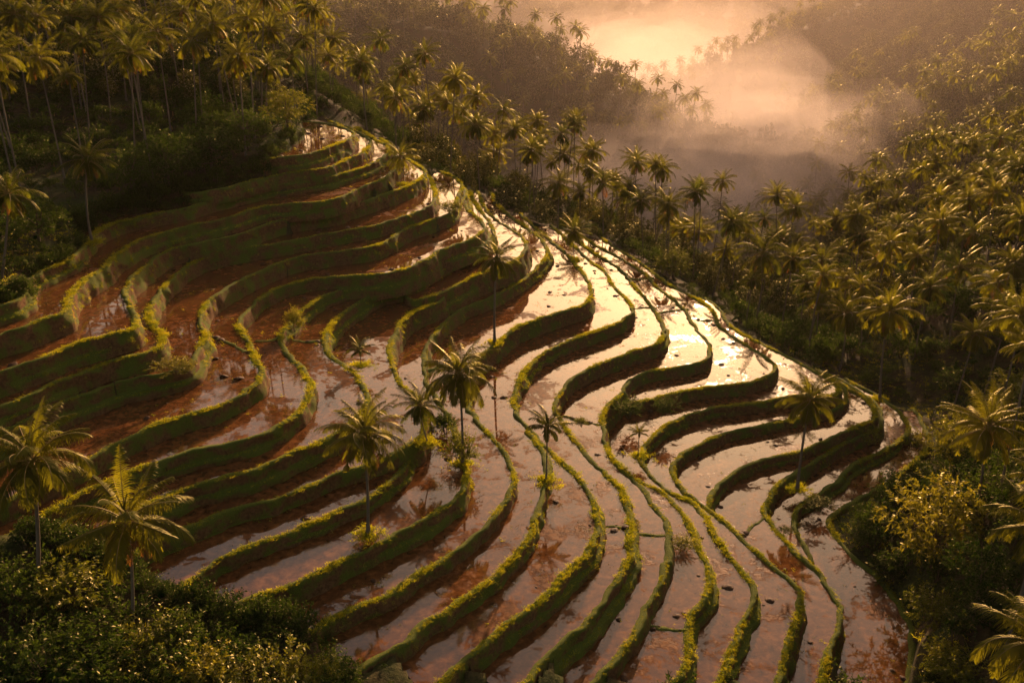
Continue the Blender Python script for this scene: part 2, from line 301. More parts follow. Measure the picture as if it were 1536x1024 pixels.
for nm, t in T.items():
    root = t['root'] = empty('rice_terrace'); tag(root, kind='structure')
    C, nr, z = t['C'], t['n'], t['z']
    n = len(C)
    zl = T[t['low']]['z'] if t['low'] else z-.6
    h = z-zl+WATER_DROP+.5 if t['low'] else 1.2
    # cross-section: inner foot, inner shoulder, rim, riser rows
    wob = vnoise(C, 5.0, t['Li']+20)
    rows = [(-1.0, -.75), (-.62, -.34), (-.42, -.08), (-.2, .02), (.04, -.02)]
    for q in (.06, .18, .30, .42, .50, .53, .68, .84, 1.0): rows.append((.10+.22*h*q, -h*q))
    V = []
    t['ledge'] = ledge = np.clip(1.1*vnoise(C, 24, t['Li']+33)+.25*vnoise(C, 5, t['Li']), 0, .55)*(h > 1.6)
    for ri, (d, dz) in enumerate(rows):
        P = C+nr*d
        if ri >= 10: P = P+nr*ledge[:, None]
        if ri < 3: P = P+nr*(.22*vnoise(C, 2.7, t['Li']+61)-.1)[:, None]
        q = max(0, (ri-4)/9)
        disp = 0
        if ri >= 2:
            S = np.stack([np.arange(n)*STEP, np.full(n, dz)], 1)
            disp = .25*fbm(S, 1.6, t['Li'], 4)*(1 if ri > 4 else .9) + .12*math.sin(q*3.1)*wob
        ztop = .12*vnoise(C, 3.1, t['Li']+5)+.07*vnoise(C, 1.1, t['Li']+9) if 2 <= ri <= 5 else 0
        P = P+nr*np.asarray(disp).reshape(-1, 1) if np.ndim(disp) else P
        V.append(np.column_stack([P, np.full(n, z+dz)+ztop]))
    t['rimtop'] = V[3]; t['rows'] = V
    k = len(rows)
    V = np.vstack(V)
    i = np.arange(n-1)[None, :]; j = np.arange(k-1)[:, None]
    Fc = np.stack([j*n+i, (j+1)*n+i, (j+1)*n+i+1, j*n+i+1], -1).reshape(-1, 4)
    obj('bank', mesh('bank', V, Fc, [M['bank']]), root)
    # water sheet
    front = (C-nr*.12)[::2]
    if t['back']:
        bk = T[t['back']]; B_ = (bk['C']-bk['n']*.02)[::2]
        if nm == 'C2': B_ = np.vstack([[at_z(a, b, z)[:2] for a, b in ((-60,440),(0,425),(30,395),(60,372),(110,336),(180,304),(230,290))], B_])
        back = back_slice(front, B_)
        poly = np.vstack([front, back[::-1]])
    else:
        poly = front
    t['poly'] = poly; t['zw'] = z-WATER_DROP
    tri = tessellate_polygon([[Vector((p[0], p[1], 0)) for p in poly]])
    me = mesh('water', np.column_stack([poly, np.full(len(poly), t['zw'])]), np.array(tri), [M['water']], smooth=False)
    # all faces up
    nz = np.zeros(len(me.polygons)*3); me.polygons.foreach_get('normal', nz)
    if nz[2::3].sum() < 0: me.flip_normals()
    obj('water', me, root)
    TERR.append(root)
# ------------------------------------------------------------------ terrain: a surface through surveyed points
CP = []
def g(px, y, z): CP.append((y*(px-768)/F, y, CAMZ+z))
for a in [(-400,100,-45),(-400,160,-25),(-400,240,-5),(-300,350,5),(60,185,-35),(200,205,-32),(300,215,-33),(-100,180,-30),(100,240,-20),
 (300,245,-25),(420,255,-27),(500,250,-33),(0,300,-8),(200,320,-10),(400,330,-20),(520,300,-38),(600,330,-58),
 (620,250,-48),(620,290,-55),(700,280,-61),(780,285,-67),(860,290,-72),(950,280,-78),(1050,260,-83),(1130,250,-87),(1200,240,-88),
 (1290,215,-86),(1380,170,-83),(1410,140,-82),(1440,110,-80),(1430,85,-79),
 (620,350,-78),(700,350,-88),(780,350,-97),(860,350,-102),(950,340,-106),(1050,330,-108),(1130,330,-108),(1200,330,-106),(1250,300,-100),
 (1130,450,-128),(1060,450,-128),(950,450,-122),(850,430,-112),(750,420,-102),(1060,600,-142),(1100,750,-152),(1000,900,-158),(950,1050,-160),(870,1500,-62),(940,1500,-72),(1010,1500,-66),(1090,1500,-50),(850,2000,-165),
 (560,480,-36),(620,500,-30),(700,520,-35),(780,540,-44),(860,550,-55),(940,550,-70),(1000,550,-80),(1040,555,-98),
 (700,700,-95),(850,750,-125),(600,700,-75),(300,450,-30),(450,450,-38),(100,450,-5),
 (500,1000,-25),(600,1050,-30),(700,1100,-38),(800,1150,-52),(900,1200,-90),(600,1500,-120),
 (850,2200,-75),(950,2200,-80),(1050,2200,-70),(1200,2200,-30),(700,2400,-60),(500,2400,-40),(300,2000,0),
 (1030,750,-97),(1090,800,-70),(1150,850,-53),(1250,900,-28),(1400,900,-3),(1536,900,12),(1800,900,20),
 (1090,650,-128),(1200,650,-97),(1300,650,-72),(1400,650,-47),(1536,650,-22),
 (1180,480,-104),(1300,480,-83),(1400,500,-67),(1536,520,-47),(1700,520,-25),
 (1300,570,-92),(1200,560,-120),(1400,570,-72),(1536,590,-47),
 (1536,330,-66),(1400,330,-80),(1290,320,-94),(1290,390,-110),(1400,400,-92),(1536,400,-72),
 (1536,250,-67),(1450,250,-77),(1350,250,-86),(1536,180,-67),(1450,180,-76),(1536,120,-70),(1536,90,-72),(1700,100,-55),(1700,200,-40),
 (1800,350,-30),(1500,70,-77),(1300,60,-79),(1700,60,-60),(768,66,-76),(500,52,-66),(200,42,-58),(1000,58,-79),(768,30,-80),(300,20,-70),(1200,20,-80),
 (-600,3000,40),(200,3500,40),(768,3500,-40),(1300,3500,20),(2000,3000,60),(-800,1200,60),(2200,1200,60),(2200,400,10),(-800,400,20)]: g(*a)
for nm, t in T.items():
    C = t['C']
    for k in list(range(0, len(C), 16)): CP.append((C[k, 0], C[k, 1], t['z']-.5))
    if nm not in ('X', 'R9b', 'Z', 'R12', 'R2', 'R3'):
        CP.append((C[-1, 0], C[-1, 1], t['z']-1.0))
CP = np.array(CP)
def _ker(A, B): return np.sqrt(((A[:, None, :]-B[None, :, :])**2).sum(-1)+4.0)
_K = _ker(CP[:, :2], CP[:, :2]); _n = len(CP)
_A = np.zeros((_n+1, _n+1)); _A[:_n, :_n] = _K-np.eye(_n)*.6; _A[:_n, _n] = 1; _A[_n, :_n] = 1
_w = np.linalg.solve(_A, np.concatenate([CP[:, 2], [0]]))
def inside(P, poly):
    x, y = P[:, 0], P[:, 1]; c = np.zeros(len(P), bool)
    x1, y1 = poly[:, 0], poly[:, 1]; x2, y2 = np.roll(x1, -1), np.roll(y1, -1)
    for a, b, cc, d in zip(x1, y1, x2, y2):
        m = (b > y) != (d > y)
        if m.any(): c ^= m & (x < (cc-a)*(y-b)/((d-b) if d != b else 1e-9)+a)
    return c
# picture-ground outlines of the wooded corners (the terraces run on underneath the trees there)
WOOD_LEFT = np.array([(-900,470),(-60,466),(0,452),(36,440),(38,424),(58,403),(92,388),(116,372),(112,346),(150,327),(200,313),(273,300),(330,286),(372,270),(392,250),(410,232),(436,212),(458,190),(461,181),(470,100),(470,-800),(-900,-800)])
WOOD_FRONT = np.array([(-900,810),(0,800),(60,800),(130,822),(190,850),(240,885),(300,915),(360,925),(430,935),(480,965),(505,1010),(520,1100),(520,3000),(-900,3000)])
def ground_raw(P):
    P = np.asarray(P, float)
    out = np.empty(len(P))
    for s in range(0, len(P), 4000):
        Q = P[s:s+4000, :2]
        out[s:s+4000] = _ker(Q, CP[:, :2])@_w[:_n]+_w[_n]
    return out
def wooded(P3):
    px, py, w = project(P3); S = np.stack([px, py], 1)
    return (inside(S, WOOD_LEFT) | inside(S, WOOD_FRONT)) & (w > 1)
def ground(P, detail=True):
    P = np.asarray(P, float)[:, :2]
    z = ground_raw(P)
    r = np.hypot(P[:, 0], P[:, 1])
    wd = wooded(np.column_stack([P, z]))
    inn = np.zeros(len(P), bool); zmin = np.full(len(P), 1e9); zmax = np.full(len(P), -1e9)
    near = r < 330
    if near.any():
        idx = np.where(near)[0]; Q = P[idx]
        for nm, t in T.items():
            poly = t['poly'][::2]
            bb = (Q[:, 0] > poly[:, 0].min()) & (Q[:, 0] < poly[:, 0].max()) & (Q[:, 1] > poly[:, 1].min()) & (Q[:, 1] < poly[:, 1].max())
            k = idx[bb]
            if len(k):
                m = inside(P[k], poly); kk = k[m]
                inn[kk] = True; zmin[kk] = np.minimum(zmin[kk], t['zw']); zmax[kk] = np.maximum(zmax[kk], t['zw'])
    inn &= ~wd
    amp = np.clip((r-60)/400, .12, 1)
    if detail: z = z+np.where(inn, 0, amp*(2.0*fbm(P, 28, 3, 4)+np.clip((r-300)/300, 0, 1)*7*fbm(P, 110, 8, 3)))
    z = np.where(inn, np.minimum(z, zmin)-2.2, z)
    z = np.where(wd & (r < 260), np.maximum(z+.9, zmax+.6), z)
    return z, inn
# polar sheet out to the last ridge
naz = 330; az = np.linspace(-62, 62, naz); az = np.radians(az)
rr = [14.0]
while rr[-1] < 3600: rr.append(rr[-1]*1.0125+.12)
rr = np.array(rr); nr_ = len(rr)
G = np.stack([(rr[:, None]*np.sin(az)[None, :]).ravel(), (rr[:, None]*np.cos(az)[None, :]).ravel()], 1)
gz, ginn = ground(G)
i = np.arange(nr_-1)[:, None]; j = np.arange(naz-1)[None, :]
Fc = np.stack([i*naz+j, i*naz+j+1, (i+1)*naz+j+1, (i+1)*naz+j], -1).reshape(-1, 4)
ter = obj('terrain', mesh('terrain', np.column_stack([G, gz]), Fc, [M['floor']])); tag(ter, kind='structure')
if ter.data.polygons[len(Fc)//2].normal.z < 0: ter.data.flip_normals()
_gz = gz.reshape(nr_, naz); _lr = np.log(rr)
_inn = ginn.reshape(nr_, naz)
def gh(P):
    """terrain height looked up on the sheet (bilinear); also whether a paddy lies above it"""
    P = np.asarray(P, float); r = np.hypot(P[:, 0], P[:, 1]); a = np.arctan2(P[:, 0], P[:, 1])
    fi = np.clip(np.interp(r, rr, np.arange(nr_)), 0, nr_-1.001); fj = np.clip((a-az[0])/(az[1]-az[0]), 0, naz-1.001)
    i0 = fi.astype(int); j0 = fj.astype(int); u = fi-i0; v = fj-j0
    z = (_gz[i0, j0]*(1-v)+_gz[i0, j0+1]*v)*(1-u)+(_gz[i0+1, j0]*(1-v)+_gz[i0+1, j0+1]*v)*u
    return z, (_inn[i0, j0] | _inn[i0+1, j0] | _inn[i0, j0+1] | _inn[i0+1, j0+1])

# ------------------------------------------------------------------ plant shapes
def leaf_strip(base, d, up, L, w, droop, seg=2):
    """a pointed leaflet: quads bending down along d"""
    t = np.linspace(0, 1, seg+1)
    P = base+d*(L*t)[:, None]-np.array([0, 0, 1])*(droop*L*t**2)[:, None]
    s = np.cross(d, up); s = s/(np.linalg.norm(s)+1e-9)
    ww = w*np.array([.6, 1.0, .08]) if seg == 2 else w*np.array([.8, .1])
    V = np.empty((2*(seg+1), 3)); V[0::2] = P-s*ww[:, None]/2; V[1::2] = P+s*ww[:, None]/2
    Fc = [(2*k, 2*k+1, 2*k+3, 2*k+2) for k in range(seg)]
    return V, Fc
def frond(mb, r, az_, e0, L, sag, leaf_mi, stem_mi, nleaf=24, lw=.13, ll=1.0, twist=0.):
    n = 11; t = np.linspace(0, 1, n)
    e = e0-sag*t**1.35
    ds = L/(n-1)
    rad = np.concatenate([[0], np.cumsum(np.cos(e[:-1])*ds)]); hz = np.concatenate([[0], np.cumsum(np.sin(e[:-1])*ds)])
    a = az_+twist*t**2
    P = np.stack([rad*np.cos(a), rad*np.sin(a), hz], 1)
    mb.tube(P, np.interp(t, [0, .15, 1], [.075, .045, .012]), 4, stem_mi)
    for k in range(nleaf):
        s = .16+.84*(k+.5)/nleaf
        p = np.array([np.interp(s, t, P[:, q]) for q in range(3)])
        i0 = min(int(s*(n-1)), n-2); T_ = P[i0+1]-P[i0]; T_ /= np.linalg.norm(T_)
        side = np.cross(T_, [0, 0, 1.]); side /= np.linalg.norm(side)+1e-9
        up = np.cross(side, T_)
        l = ll*L/5*(np.sin(np.pi*(.12+.86*s**.9))**.6)*(.85+.3*r.random())
        for sg in (-1, 1):
            fw = .55+.5*s
            d = side*sg+T_*fw+up*(.18-.25*r.random()); d /= np.linalg.norm(d)
            V, Fc = leaf_strip(p, d, up, l, lw*(.8+.4*r.random()), .45+.5*r.random())
            mb.add(V, Fc, leaf_mi)
def palm_crown(seed, nf=26, L=4.9, dry=True, nleaf=24, lw=.14, young=False, sagk=1.0):
    r = np.random.default_rng(seed); live = MB(); dead = MB()
    for k in range(nf):
        q = (k+.5)/nf
        a = k*2.39996+r.normal(0, .12)
        e0 = R(82)-(R(120) if not young else R(70))*q**1.05+r.normal(0, .07)
        frond(live, r, a, e0, L*(.72+.28*math.sin(math.pi*min(1, q*.8+.25)))*(.9+.2*r.random()), (R(62)+R(44)*r.random()-R(26)*(1-q))*sagk, 0, 1, nleaf, lw, 1.0, r.normal(0, .18))
    # young leaf spears and the fibrous heart
    for k in range(3):
        P = np.array([[0, 0, -.3], [r.normal(0, .1), r.normal(0, .1), 1.0], [r.normal(0, .25), r.normal(0, .25), 2.1]])
        live.tube(P, [.10, .07, .015], 4, 0)
    live.tube(np.array([[0, 0, -1.0], [0, 0, -.5], [0, 0, .1], [0, 0, .55]]), [.17, .30, .30, .08], 7, 1)
    if dry:
        nd = 5+seed % 4
        for k in range(nd):
            frond(dead, r, k*2*math.pi/nd+r.normal(0, .4), R(-42)+r.normal(0, .15), L*.62*(.8+.3*r.random()), R(40), 0, 1, 14, lw*.9, .75, r.normal(0, .3))
    a = live.get('crown', [M['palm'], M['rachis']], True)
    b = dead.get('dry_fronds', [M['palm_dry'], M['rachis']], True) if dry else None
    return a, b
def palm_trunk(seed):
    """one metre tall, scaled to the tree; leans by LEAN[seed]"""
    r = np.random.default_rng(seed+40); mb = MB(); n = 18; t = np.linspace(0, 1, n)
    lx, ly = r.normal(0, .045, 2); bend = r.normal(0, .05)
    P = np.stack([lx*t+bend*(t-t**2), ly*t-bend*(t-t**2), t], 1)
    rad = (.15+.12*np.exp(-t*14)-.04*t)*(1+.05*(np.arange(n) % 2))
    # scaled non-uniformly: x,y stay metres
    a = np.arange(8)*2*np.pi/8
    V = (P[:, None, :]+np.stack([rad[:, None]*np.cos(a), rad[:, None]*np.sin(a), np.zeros((n, 8))], -1)).reshape(-1, 3)
    i = np.arange(n-1)[:, None]; j = np.arange(8)[None, :]
    mb.add(V, np.stack([i*8+j, i*8+(j+1) % 8, (i+1)*8+(j+1) % 8, (i+1)*8+j], -1).reshape(-1, 4), 0)
    return P, rad
def trunk_mesh(P, rad, H, s):
    n = len(P); a = np.arange(8)*2*np.pi/8
    Q = P*np.array([H, H, H])
    V = (Q[:, None, :]+s*np.stack([rad[:, None]*np.cos(a), rad[:, None]*np.sin(a), np.zeros((n, 8))], -1)).reshape(-1, 3)
    i = np.arange(n-1)[:, None]; j = np.arange(8)[None, :]
    return mesh('trunk', V, np.stack([i*8+j, i*8+(j+1) % 8, (i+1)*8+(j+1) % 8, (i+1)*8+j], -1).reshape(-1, 4), [M['trunk']]), Q[-1]
CROWNS = [palm_crown(s, (31, 28, 36, 26, 33, 21, 34, 23, 18)[s], 4.5+.11*s, True, 36, .085, False, (.85, 1, 1.15, .9, 1.3, 1.05, .75, 1.2, .95)[s]) for s in range(9)]
YOUNG = palm_crown(90, 15, 3.2, False, 18, .13, True)
TRUNKS = [palm_trunk(s) for s in range(9)]
HEIGHTS = [7, 10, 13, 16, 19, 22, 25, 28]
_tc = {}
def trunk_for(kind, H):
    hb = min(HEIGHTS, key=lambda h: abs(h-H)); k = (kind % len(TRUNKS), hb)
    if k not in _tc: _tc[k] = trunk_mesh(*TRUNKS[k[0]], hb, 1.0)
    return _tc[k][0], _tc[k][1], H/hb

def shoot(mb, r, p0, d0, L, nl, size, mi=0, smi=1, stem=.02, grav=.25):
    n = 5; P = [p0]; d = d0.copy()
    for k in range(n-1):
        d = d+np.array([0, 0, -grav*.25])+r.normal(0, .10, 3); d /= np.linalg.norm(d); P.append(P[-1]+d*L/(n-1))
    P = np.array(P); mb.tube(P, np.linspace(stem, stem*.3, n), 3, smi)
    for k in range(nl):
        s = (k+1)/nl; s = .12+.88*s
        q = s*(n-1); i0 = min(int(q), n-2); p = P[i0]+(P[i0+1]-P[i0])*(q-i0)
        T_ = P[i0+1]-P[i0]; T_ /= np.linalg.norm(T_)+1e-9
        sd = np.cross(T_, r.normal(0, 1, 3)); sd /= np.linalg.norm(sd)+1e-9
        dl = sd*.9+T_*.6; dl /= np.linalg.norm(dl)
        l = size*(.7+.6*r.random())
        V, Fc = leaf_strip(p, dl, np.cross(dl, r.normal(0, 1, 3)), l, l*.42, .25, 2)
        mb.add(V, Fc, mi)
def bush_mesh(seed, name, mats, h=3.0, w=3.2, ns=90, nl=16, size=.24, lob=6):
    """many leafy shoots breaking out of several unequal lobes"""
    r = np.random.default_rng(seed); mb = MB()
    lobes = [(np.array([r.normal(0, w*.24), r.normal(0, w*.24), h*(.25+.45*r.random())]), w*(.22+.22*r.random())) for _ in range(lob)]
    for c, rad in lobes:
        P = np.array([[c[0]*.15, c[1]*.15, -.4], c*[.5, .5, .45], c]); mb.tube(P, [.07, .05, .03], 4, 1)
    for k in range(ns):
        c, rad = lobes[k % lob]
        d = r.normal(0, 1, 3); d[2] = abs(d[2])*1.1-.35; d /= np.linalg.norm(d)
        p = c+d*rad*(.25+.5*r.random())
        dd = d+np.array([0, 0, .5]); dd /= np.linalg.norm(dd)
        shoot(mb, r, p, dd, rad*(.8+.7*r.random()), nl, size, 0, 1, .018)
    return mb.get(name, mats, True)
def tree_mesh(seed, mats, h=8.0, w=6.0, lob=11, ns=260, nl=12, size=.34):
    """(trunk with limbs, crown of leafy shoots)"""
    r = np.random.default_rng(seed); tr = MB(); cr = MB()
    th = h*.42
    lean = r.normal(0, .06, 2)
    tr.tube(np.array([[0, 0, -.6], [lean[0]*th*.5, lean[1]*th*.5, th*.5], [lean[0]*th, lean[1]*th, th], [lean[0]*h*.8, lean[1]*h*.8, h*.8]]), [.26, .19, .14, .05], 7, 0)
    lobes = []
    for k in range(lob):
        a = k*2.4+r.normal(0, .3); q = (k+.5)/lob
        rad = w*.5*(math.sqrt(1-(q*1.5-.55)**2) if abs(q*1.5-.55) < 1 else .2)*(.5+.6*r.random())
        c = np.array([rad*math.cos(a)+lean[0]*h*.6, rad*math.sin(a)+lean[1]*h*.6, h*(.36+.60*q)])
        lobes.append((c, w*(.13+.11*r.random())))
        b = np.array([lean[0]*th, lean[1]*th, th*(.7+.6*q)])
        tr.tube(np.array([b, b*.5+c*.5+[0, 0, -.2], c]), [.10, .06, .025], 5, 0)
    for k in range(ns):
        c, rad = lobes[k % lob]
        d = r.normal(0, 1, 3); d[2] = d[2]*.8+.25; d /= np.linalg.norm(d)
        p = c+d*rad*(.3+.6*r.random()); dd = d+np.array([0, 0, .25]); dd /= np.linalg.norm(dd)
        shoot(cr, r, p, dd, rad*(.7+.5*r.random()), nl, size, 0, 1, .015)
    return tr.get('trunk', [mats[1]], True), cr.get('crown', mats, True)
def tuft_mesh(seed, mats, n=26, h=.5, spread=.3):
    r = np.random.default_rng(seed); mb = MB()
    for k in range(n):
        a = r.random()*6.283; e = R(50+38*r.random()); l = h*(.5+.7*r.random())
        d = np.array([math.cos(a)*math.cos(e), math.sin(a)*math.cos(e), math.sin(e)])
        b = np.array([r.normal(0, spread*.5), r.normal(0, spread*.5), -.06])
        V, Fc = leaf_strip(b, d, np.array([math.cos(a+1.3), math.sin(a+1.3), .2]), l, .03+.025*r.random(), .6, 2)
        mb.add(V, Fc, 0)
    return mb.get('tuft', mats, True)
def fern_mesh(seed, mats, n=9, L=1.5):
    r = np.random.default_rng(seed); mb = MB()
    for k in range(n):
        frond(mb, r, k*2.4+r.normal(0, .2), R(35+40*r.random()), L*(.7+.5*r.random()), R(60), 0, 1, 12, .09, 1.2, 0)
    return mb.get('fern', mats, True)

def banana_mesh(seed):
    r = np.random.default_rng(seed); mb = MB()
    mb.tube(np.array([[0, 0, -.4], [0, 0, .9]]), [.12, .08], 6, 1)
    for k in range(8):
        a = k*2.4+r.normal(0, .2); e = R(30+50*r.random()); d = np.array([math.cos(a)*math.cos(e), math.sin(a)*math.cos(e), math.sin(e)])
        up = np.cross(np.cross(d, [0, 0, 1.]), d); L = 1.3+.9*r.random()
        t = np.linspace(0, 1, 7); P = np.array([0, 0, .8])+d*(L*t)[:, None]-np.array([0, 0, 1])*(.75*L*t**2.2)[:, None]
        sd = np.cross(d, [0, 0, 1.]); sd /= np.linalg.norm(sd); w = .24*np.sin(np.pi*np.clip(t*.93+.05, 0, 1))**.6
        V = np.empty((21, 3)); V[0::3] = P-sd*w[:, None]-up*.07; V[1::3] = P; V[2::3] = P+sd*w[:, None]-up*.07
        mb.add(V, [(3*i+q, 3*i+q+1, 3*i+q+4, 3*i+q+3) for i in range(6) for q in (0, 1)], 0)
    return mb.get('banana', [M['bush'], M['rachis']], True)
# ------------------------------------------------------------------ scattering for what cannot be counted
_hid = {}
def protos(key, meshes):
    c = bpy.data.collections.new(key)
    for k, me in enumerate(meshes):
        o = bpy.data.objects.new('%s_%02d' % (key, k), me); c.objects.link(o)
    _hid[key] = c; return c
def scatter(name, coll, P, rot, scl, idx, label=None):
    me = bpy.data.meshes.new(name); n = len(P)
    me.vertices.add(n); me.vertices.foreach_set('co', np.asarray(P, np.float32).ravel())
    a = me.attributes.new('rot', 'FLOAT_VECTOR', 'POINT'); a.data.foreach_set('vector', np.asarray(rot, np.float32).ravel())
    a = me.attributes.new('scl', 'FLOAT_VECTOR', 'POINT'); a.data.foreach_set('vector', np.asarray(scl, np.float32).ravel())
    a = me.attributes.new('idx', 'INT', 'POINT'); a.data.foreach_set('value', np.asarray(idx, np.int32))
    me.update()
    o = obj(name, me); tag(o, label, None, None, 'stuff')
    ng = bpy.data.node_groups.new(name, 'GeometryNodeTree')
    ng.interface.new_socket('Geometry', in_out='INPUT', socket_type='NodeSocketGeometry')
    ng.interface.new_socket('Geometry', in_out='OUTPUT', socket_type='NodeSocketGeometry')
    gi = ng.nodes.new('NodeGroupInput'); go = ng.nodes.new('NodeGroupOutput')
    ip = ng.nodes.new('GeometryNodeInstanceOnPoints'); ci = ng.nodes.new('GeometryNodeCollectionInfo')
    ci.inputs['Collection'].default_value = coll; ci.inputs['Separate Children'].default_value = True; ci.inputs['Reset Children'].default_value = True
    def attr(nm, ty):
        x = ng.nodes.new('GeometryNodeInputNamedAttribute'); x.data_type = ty; x.inputs['Name'].default_value = nm
        return [s for s in x.outputs if s.enabled and s.name == 'Attribute'][0]
    ng.links.new(gi.outputs[0], ip.inputs['Points']); ng.links.new(ci.outputs[0], ip.inputs['Instance'])
    ip.inputs['Pick Instance'].default_value = True
    ng.links.new(attr('idx', 'INT'), ip.inputs['Instance Index'])
    e2r = ng.nodes.new('FunctionNodeEulerToRotation'); ng.links.new(attr('rot', 'FLOAT_VECTOR'), e2r.inputs[0])
    ng.links.new(e2r.outputs[0], ip.inputs['Rotation']); ng.links.new(attr('scl', 'FLOAT_VECTOR'), ip.inputs['Scale'])
    ng.links.new(ip.outputs[0], go.inputs[0])
    md = o.modifiers.new('scatter', 'NODES'); md.node_group = ng
    return o
DIVIDERS = [('R1', [(440,511),(466,513),(492,509)]),('C7', [(312,503),(340,513),(368,528)]),('A', [(383,512),(404,511),(426,504)]),('R7', [(946,464),(966,462),(983,463)]),
 ('R8', [(988,470),(1010,466),(1033,464)]),('R8', [(940,418),(960,419),(980,417)]),('R9', [(1046,479),(1062,482),(1078,479)]),('R8', [(845,624),(876,633),(910,639)]),
 ('R7', [(893,787),(918,790),(948,791)]),('R8', [(950,799),(980,803),(1006,803)]),('R9b', [(962,938),(1000,943),(1036,946)]),('R4', [(640,556),(664,548),(690,552)]),('R13', [(1085,820),(1110,806),(1150,772)][1:])]
HAZE = .00002; MIST = .0011; FAR = .00034; EXPO = 1.15
FOGS = [(1100,400,-114,48,60,20),(1075,470,-112,60,70,26),(1130,430,-106,44,55,18),(1040,560,-120,74,90,32),(1085,640,-116,90,100,36),(1030,720,-118,90,110,40),(1000,860,-120,90,130,44),
 (970,1050,-122,110,160,44),(900,440,-100,60,50,16),(850,430,-94,55,45,14),(985,470,-106,55,55,20),(1180,520,-106,50,60,18),(1090,350,-110,34,40,14),
 (1130,410,-102,50,50,22),(1190,470,-94,60,60,24)]
# ------------------------------------------------------------------ where things stand
def hit(px, py, tmax=1600):
    """where the sight line of the photo meets the ground"""
    d = ray(px, py); t = 25*1.006**np.arange(700); t = t[t < tmax]
    P = d[None, :]*t[:, None]; P[:, 2] += CAMZ
    z, _ = gh(P)
    k = np.where(P[:, 2] < z)[0]
    return P[k[0]] if len(k) else P[-1]
TERR_PX = np.array([(0,458),(39,441),(60,407),(118,372),(118,345),(200,315),(273,300),(330,286),(390,255),(400,236),(455,190),(470,178),(530,188),(575,205),(640,245),(690,268),(740,290),(800,325),(870,352),(960,390),(1050,435),(1110,490),(1180,530),(1260,562),(1340,600),(1385,645),(1380,690),(1275,762),(1255,790),(1330,870),(1375,950),(1370,1040),(520,1040),(480,960),(300,912),(200,850),(100,812),(0,800)])
rnd = np.random.default_rng(11)
palms = []        # (distance, root) of every palm built as a thing
def palm_parts(root, crown_i, trunk_me, top, s, tz=1.0, rot=0.0, young=False, tilt=(0, 0), dry=True):
    tr = obj('trunk', trunk_me, root); tr.scale = (1, 1, tz)
    live, dead = YOUNG if young else CROWNS[crown_i % len(CROWNS)]
    c = obj('crown', live, root, top); c.scale = (s, s, s); c.rotation_euler = (tilt[0], tilt[1], rot)
    if dead and dry:
        d = obj('dry_fronds', dead, root, top); d.scale = (s, s, s); d.rotation_euler = (tilt[0], tilt[1], rot)
DIAM = 8.6
def palm_on(cx, cy, w, bx, by, label, z=None, young=False, group=None, ci=0, rtrunk=1.0, dry=True):
    """a palm whose foot and crown are both seen"""
    B = at_z(bx, by, CAMZ+z) if z is not None else hit(bx, by)
    d = ray(cx, cy); Cc = d*(B[1]/d[1]); Cc[2] += CAMZ
    D = np.linalg.norm(Cc-[0, 0, CAMZ])
    s = w*D/F/(DIAM if not young else 5.6)*1.1
    root = empty('coconut_palm', B); tag(root, label, 'palm tree', group)
    n = 20; t = np.linspace(0, 1, n)[:, None]; L = (Cc-B)[None, :]
    side = np.array([[rnd.normal(0, .045), rnd.normal(0, .045), 0]])*np.linalg.norm(L)
    P = L*t+side*(t-t*t)*2; P[0, 2] -= .5
    H = np.linalg.norm(L); k = np.clip(H/14, .45, 1.1)*rtrunk*1.25
    mb = MB(); mb.tube(P, (.15+.12*np.exp(-t[:, 0]*14)-.04*t[:, 0])*k*(1+.05*(np.arange(n) % 2)), 8, 0)
    palm_parts(root, ci, mb.get('trunk', [M['trunk']]), L[0], s, 1.0, rnd.random()*6.28, young, dry=dry)
    palms.append((D, root)); return root

G_T = 'palms growing on the rice terraces'
palm_on(1215,600,98, 1196,733, 'slender coconut palm on the right lower terraces, its fronds yellow at the rim', -76, ci=0)
palm_on(745,388,82, 742,514, 'coconut palm standing in the middle terraces below the bright upper pools', -60.9, ci=1)
palm_on(688,562,118, 694,695, 'dense leafy palm on the grassy spur in the centre of the terraces', -59, ci=2)
palm_on(630,608,74, 642,664, 'short palm just left of the dense leafy palm in the terrace centre', -56, ci=3)
palm_on(545,652,128, 552,800, 'wide crowned palm rising over the lower centre terraces', -58.2, ci=4)
palm_on(820,642,70, 819,720, 'small young palm with a thin trunk between two narrow paddy banks', -62.3, young=True)
palm_on(959,650,32, 957,684, 'tiny stubby palm on the bank at the pinch of the terraces', -69.6, young=True, rtrunk=.8)
palm_on(600,236,54, 601,276, 'short bushy palm on the upper terrace beside the small bright pools', -43.2, ci=5, dry=False)
palm_on(862,348,52, 862,388, 'short palm at the forest edge where the bright bunds meet', -63.6, ci=6, dry=False)
palm_on(131,240,78, 138,362, 'lone dark palm with a pale straight trunk on the shaded top left terrace', -38.8, ci=0)
palm_on(12,292,84, 2,420, 'dark palm with hanging orange fronds at the left picture edge', None, ci=1)
palm_on(48,690,150, 57,905, 'tall palm with wide fronds at the lower left edge above the bushes', None, ci=2)
palm_on(190,782,170, 198,945, 'large palm with gold edged fronds in the lower left foreground', None, ci=3)
palm_on(1334,468,86, 1320,598, 'tall palm on a long pale trunk at the outermost right terrace bank', -77.8, ci=4)
palm_on(1145,380,76, 1131,492, 'palm with pale underside fronds at the forest edge right of the pools', None, ci=5)
palm_on(1483,640,108, 1464,775, 'broad palm on the dark slope right of the terraces, above the golden tree', None, ci=6)
palm_on(1560,790,130, 1540,935, 'palm with bent drooping fronds at the right edge, lower half of the picture', None, ci=0)
palm_on(1560,968,150, 1548,1100, 'palm in the lower right corner with reddish arching fronds', None, ci=2)
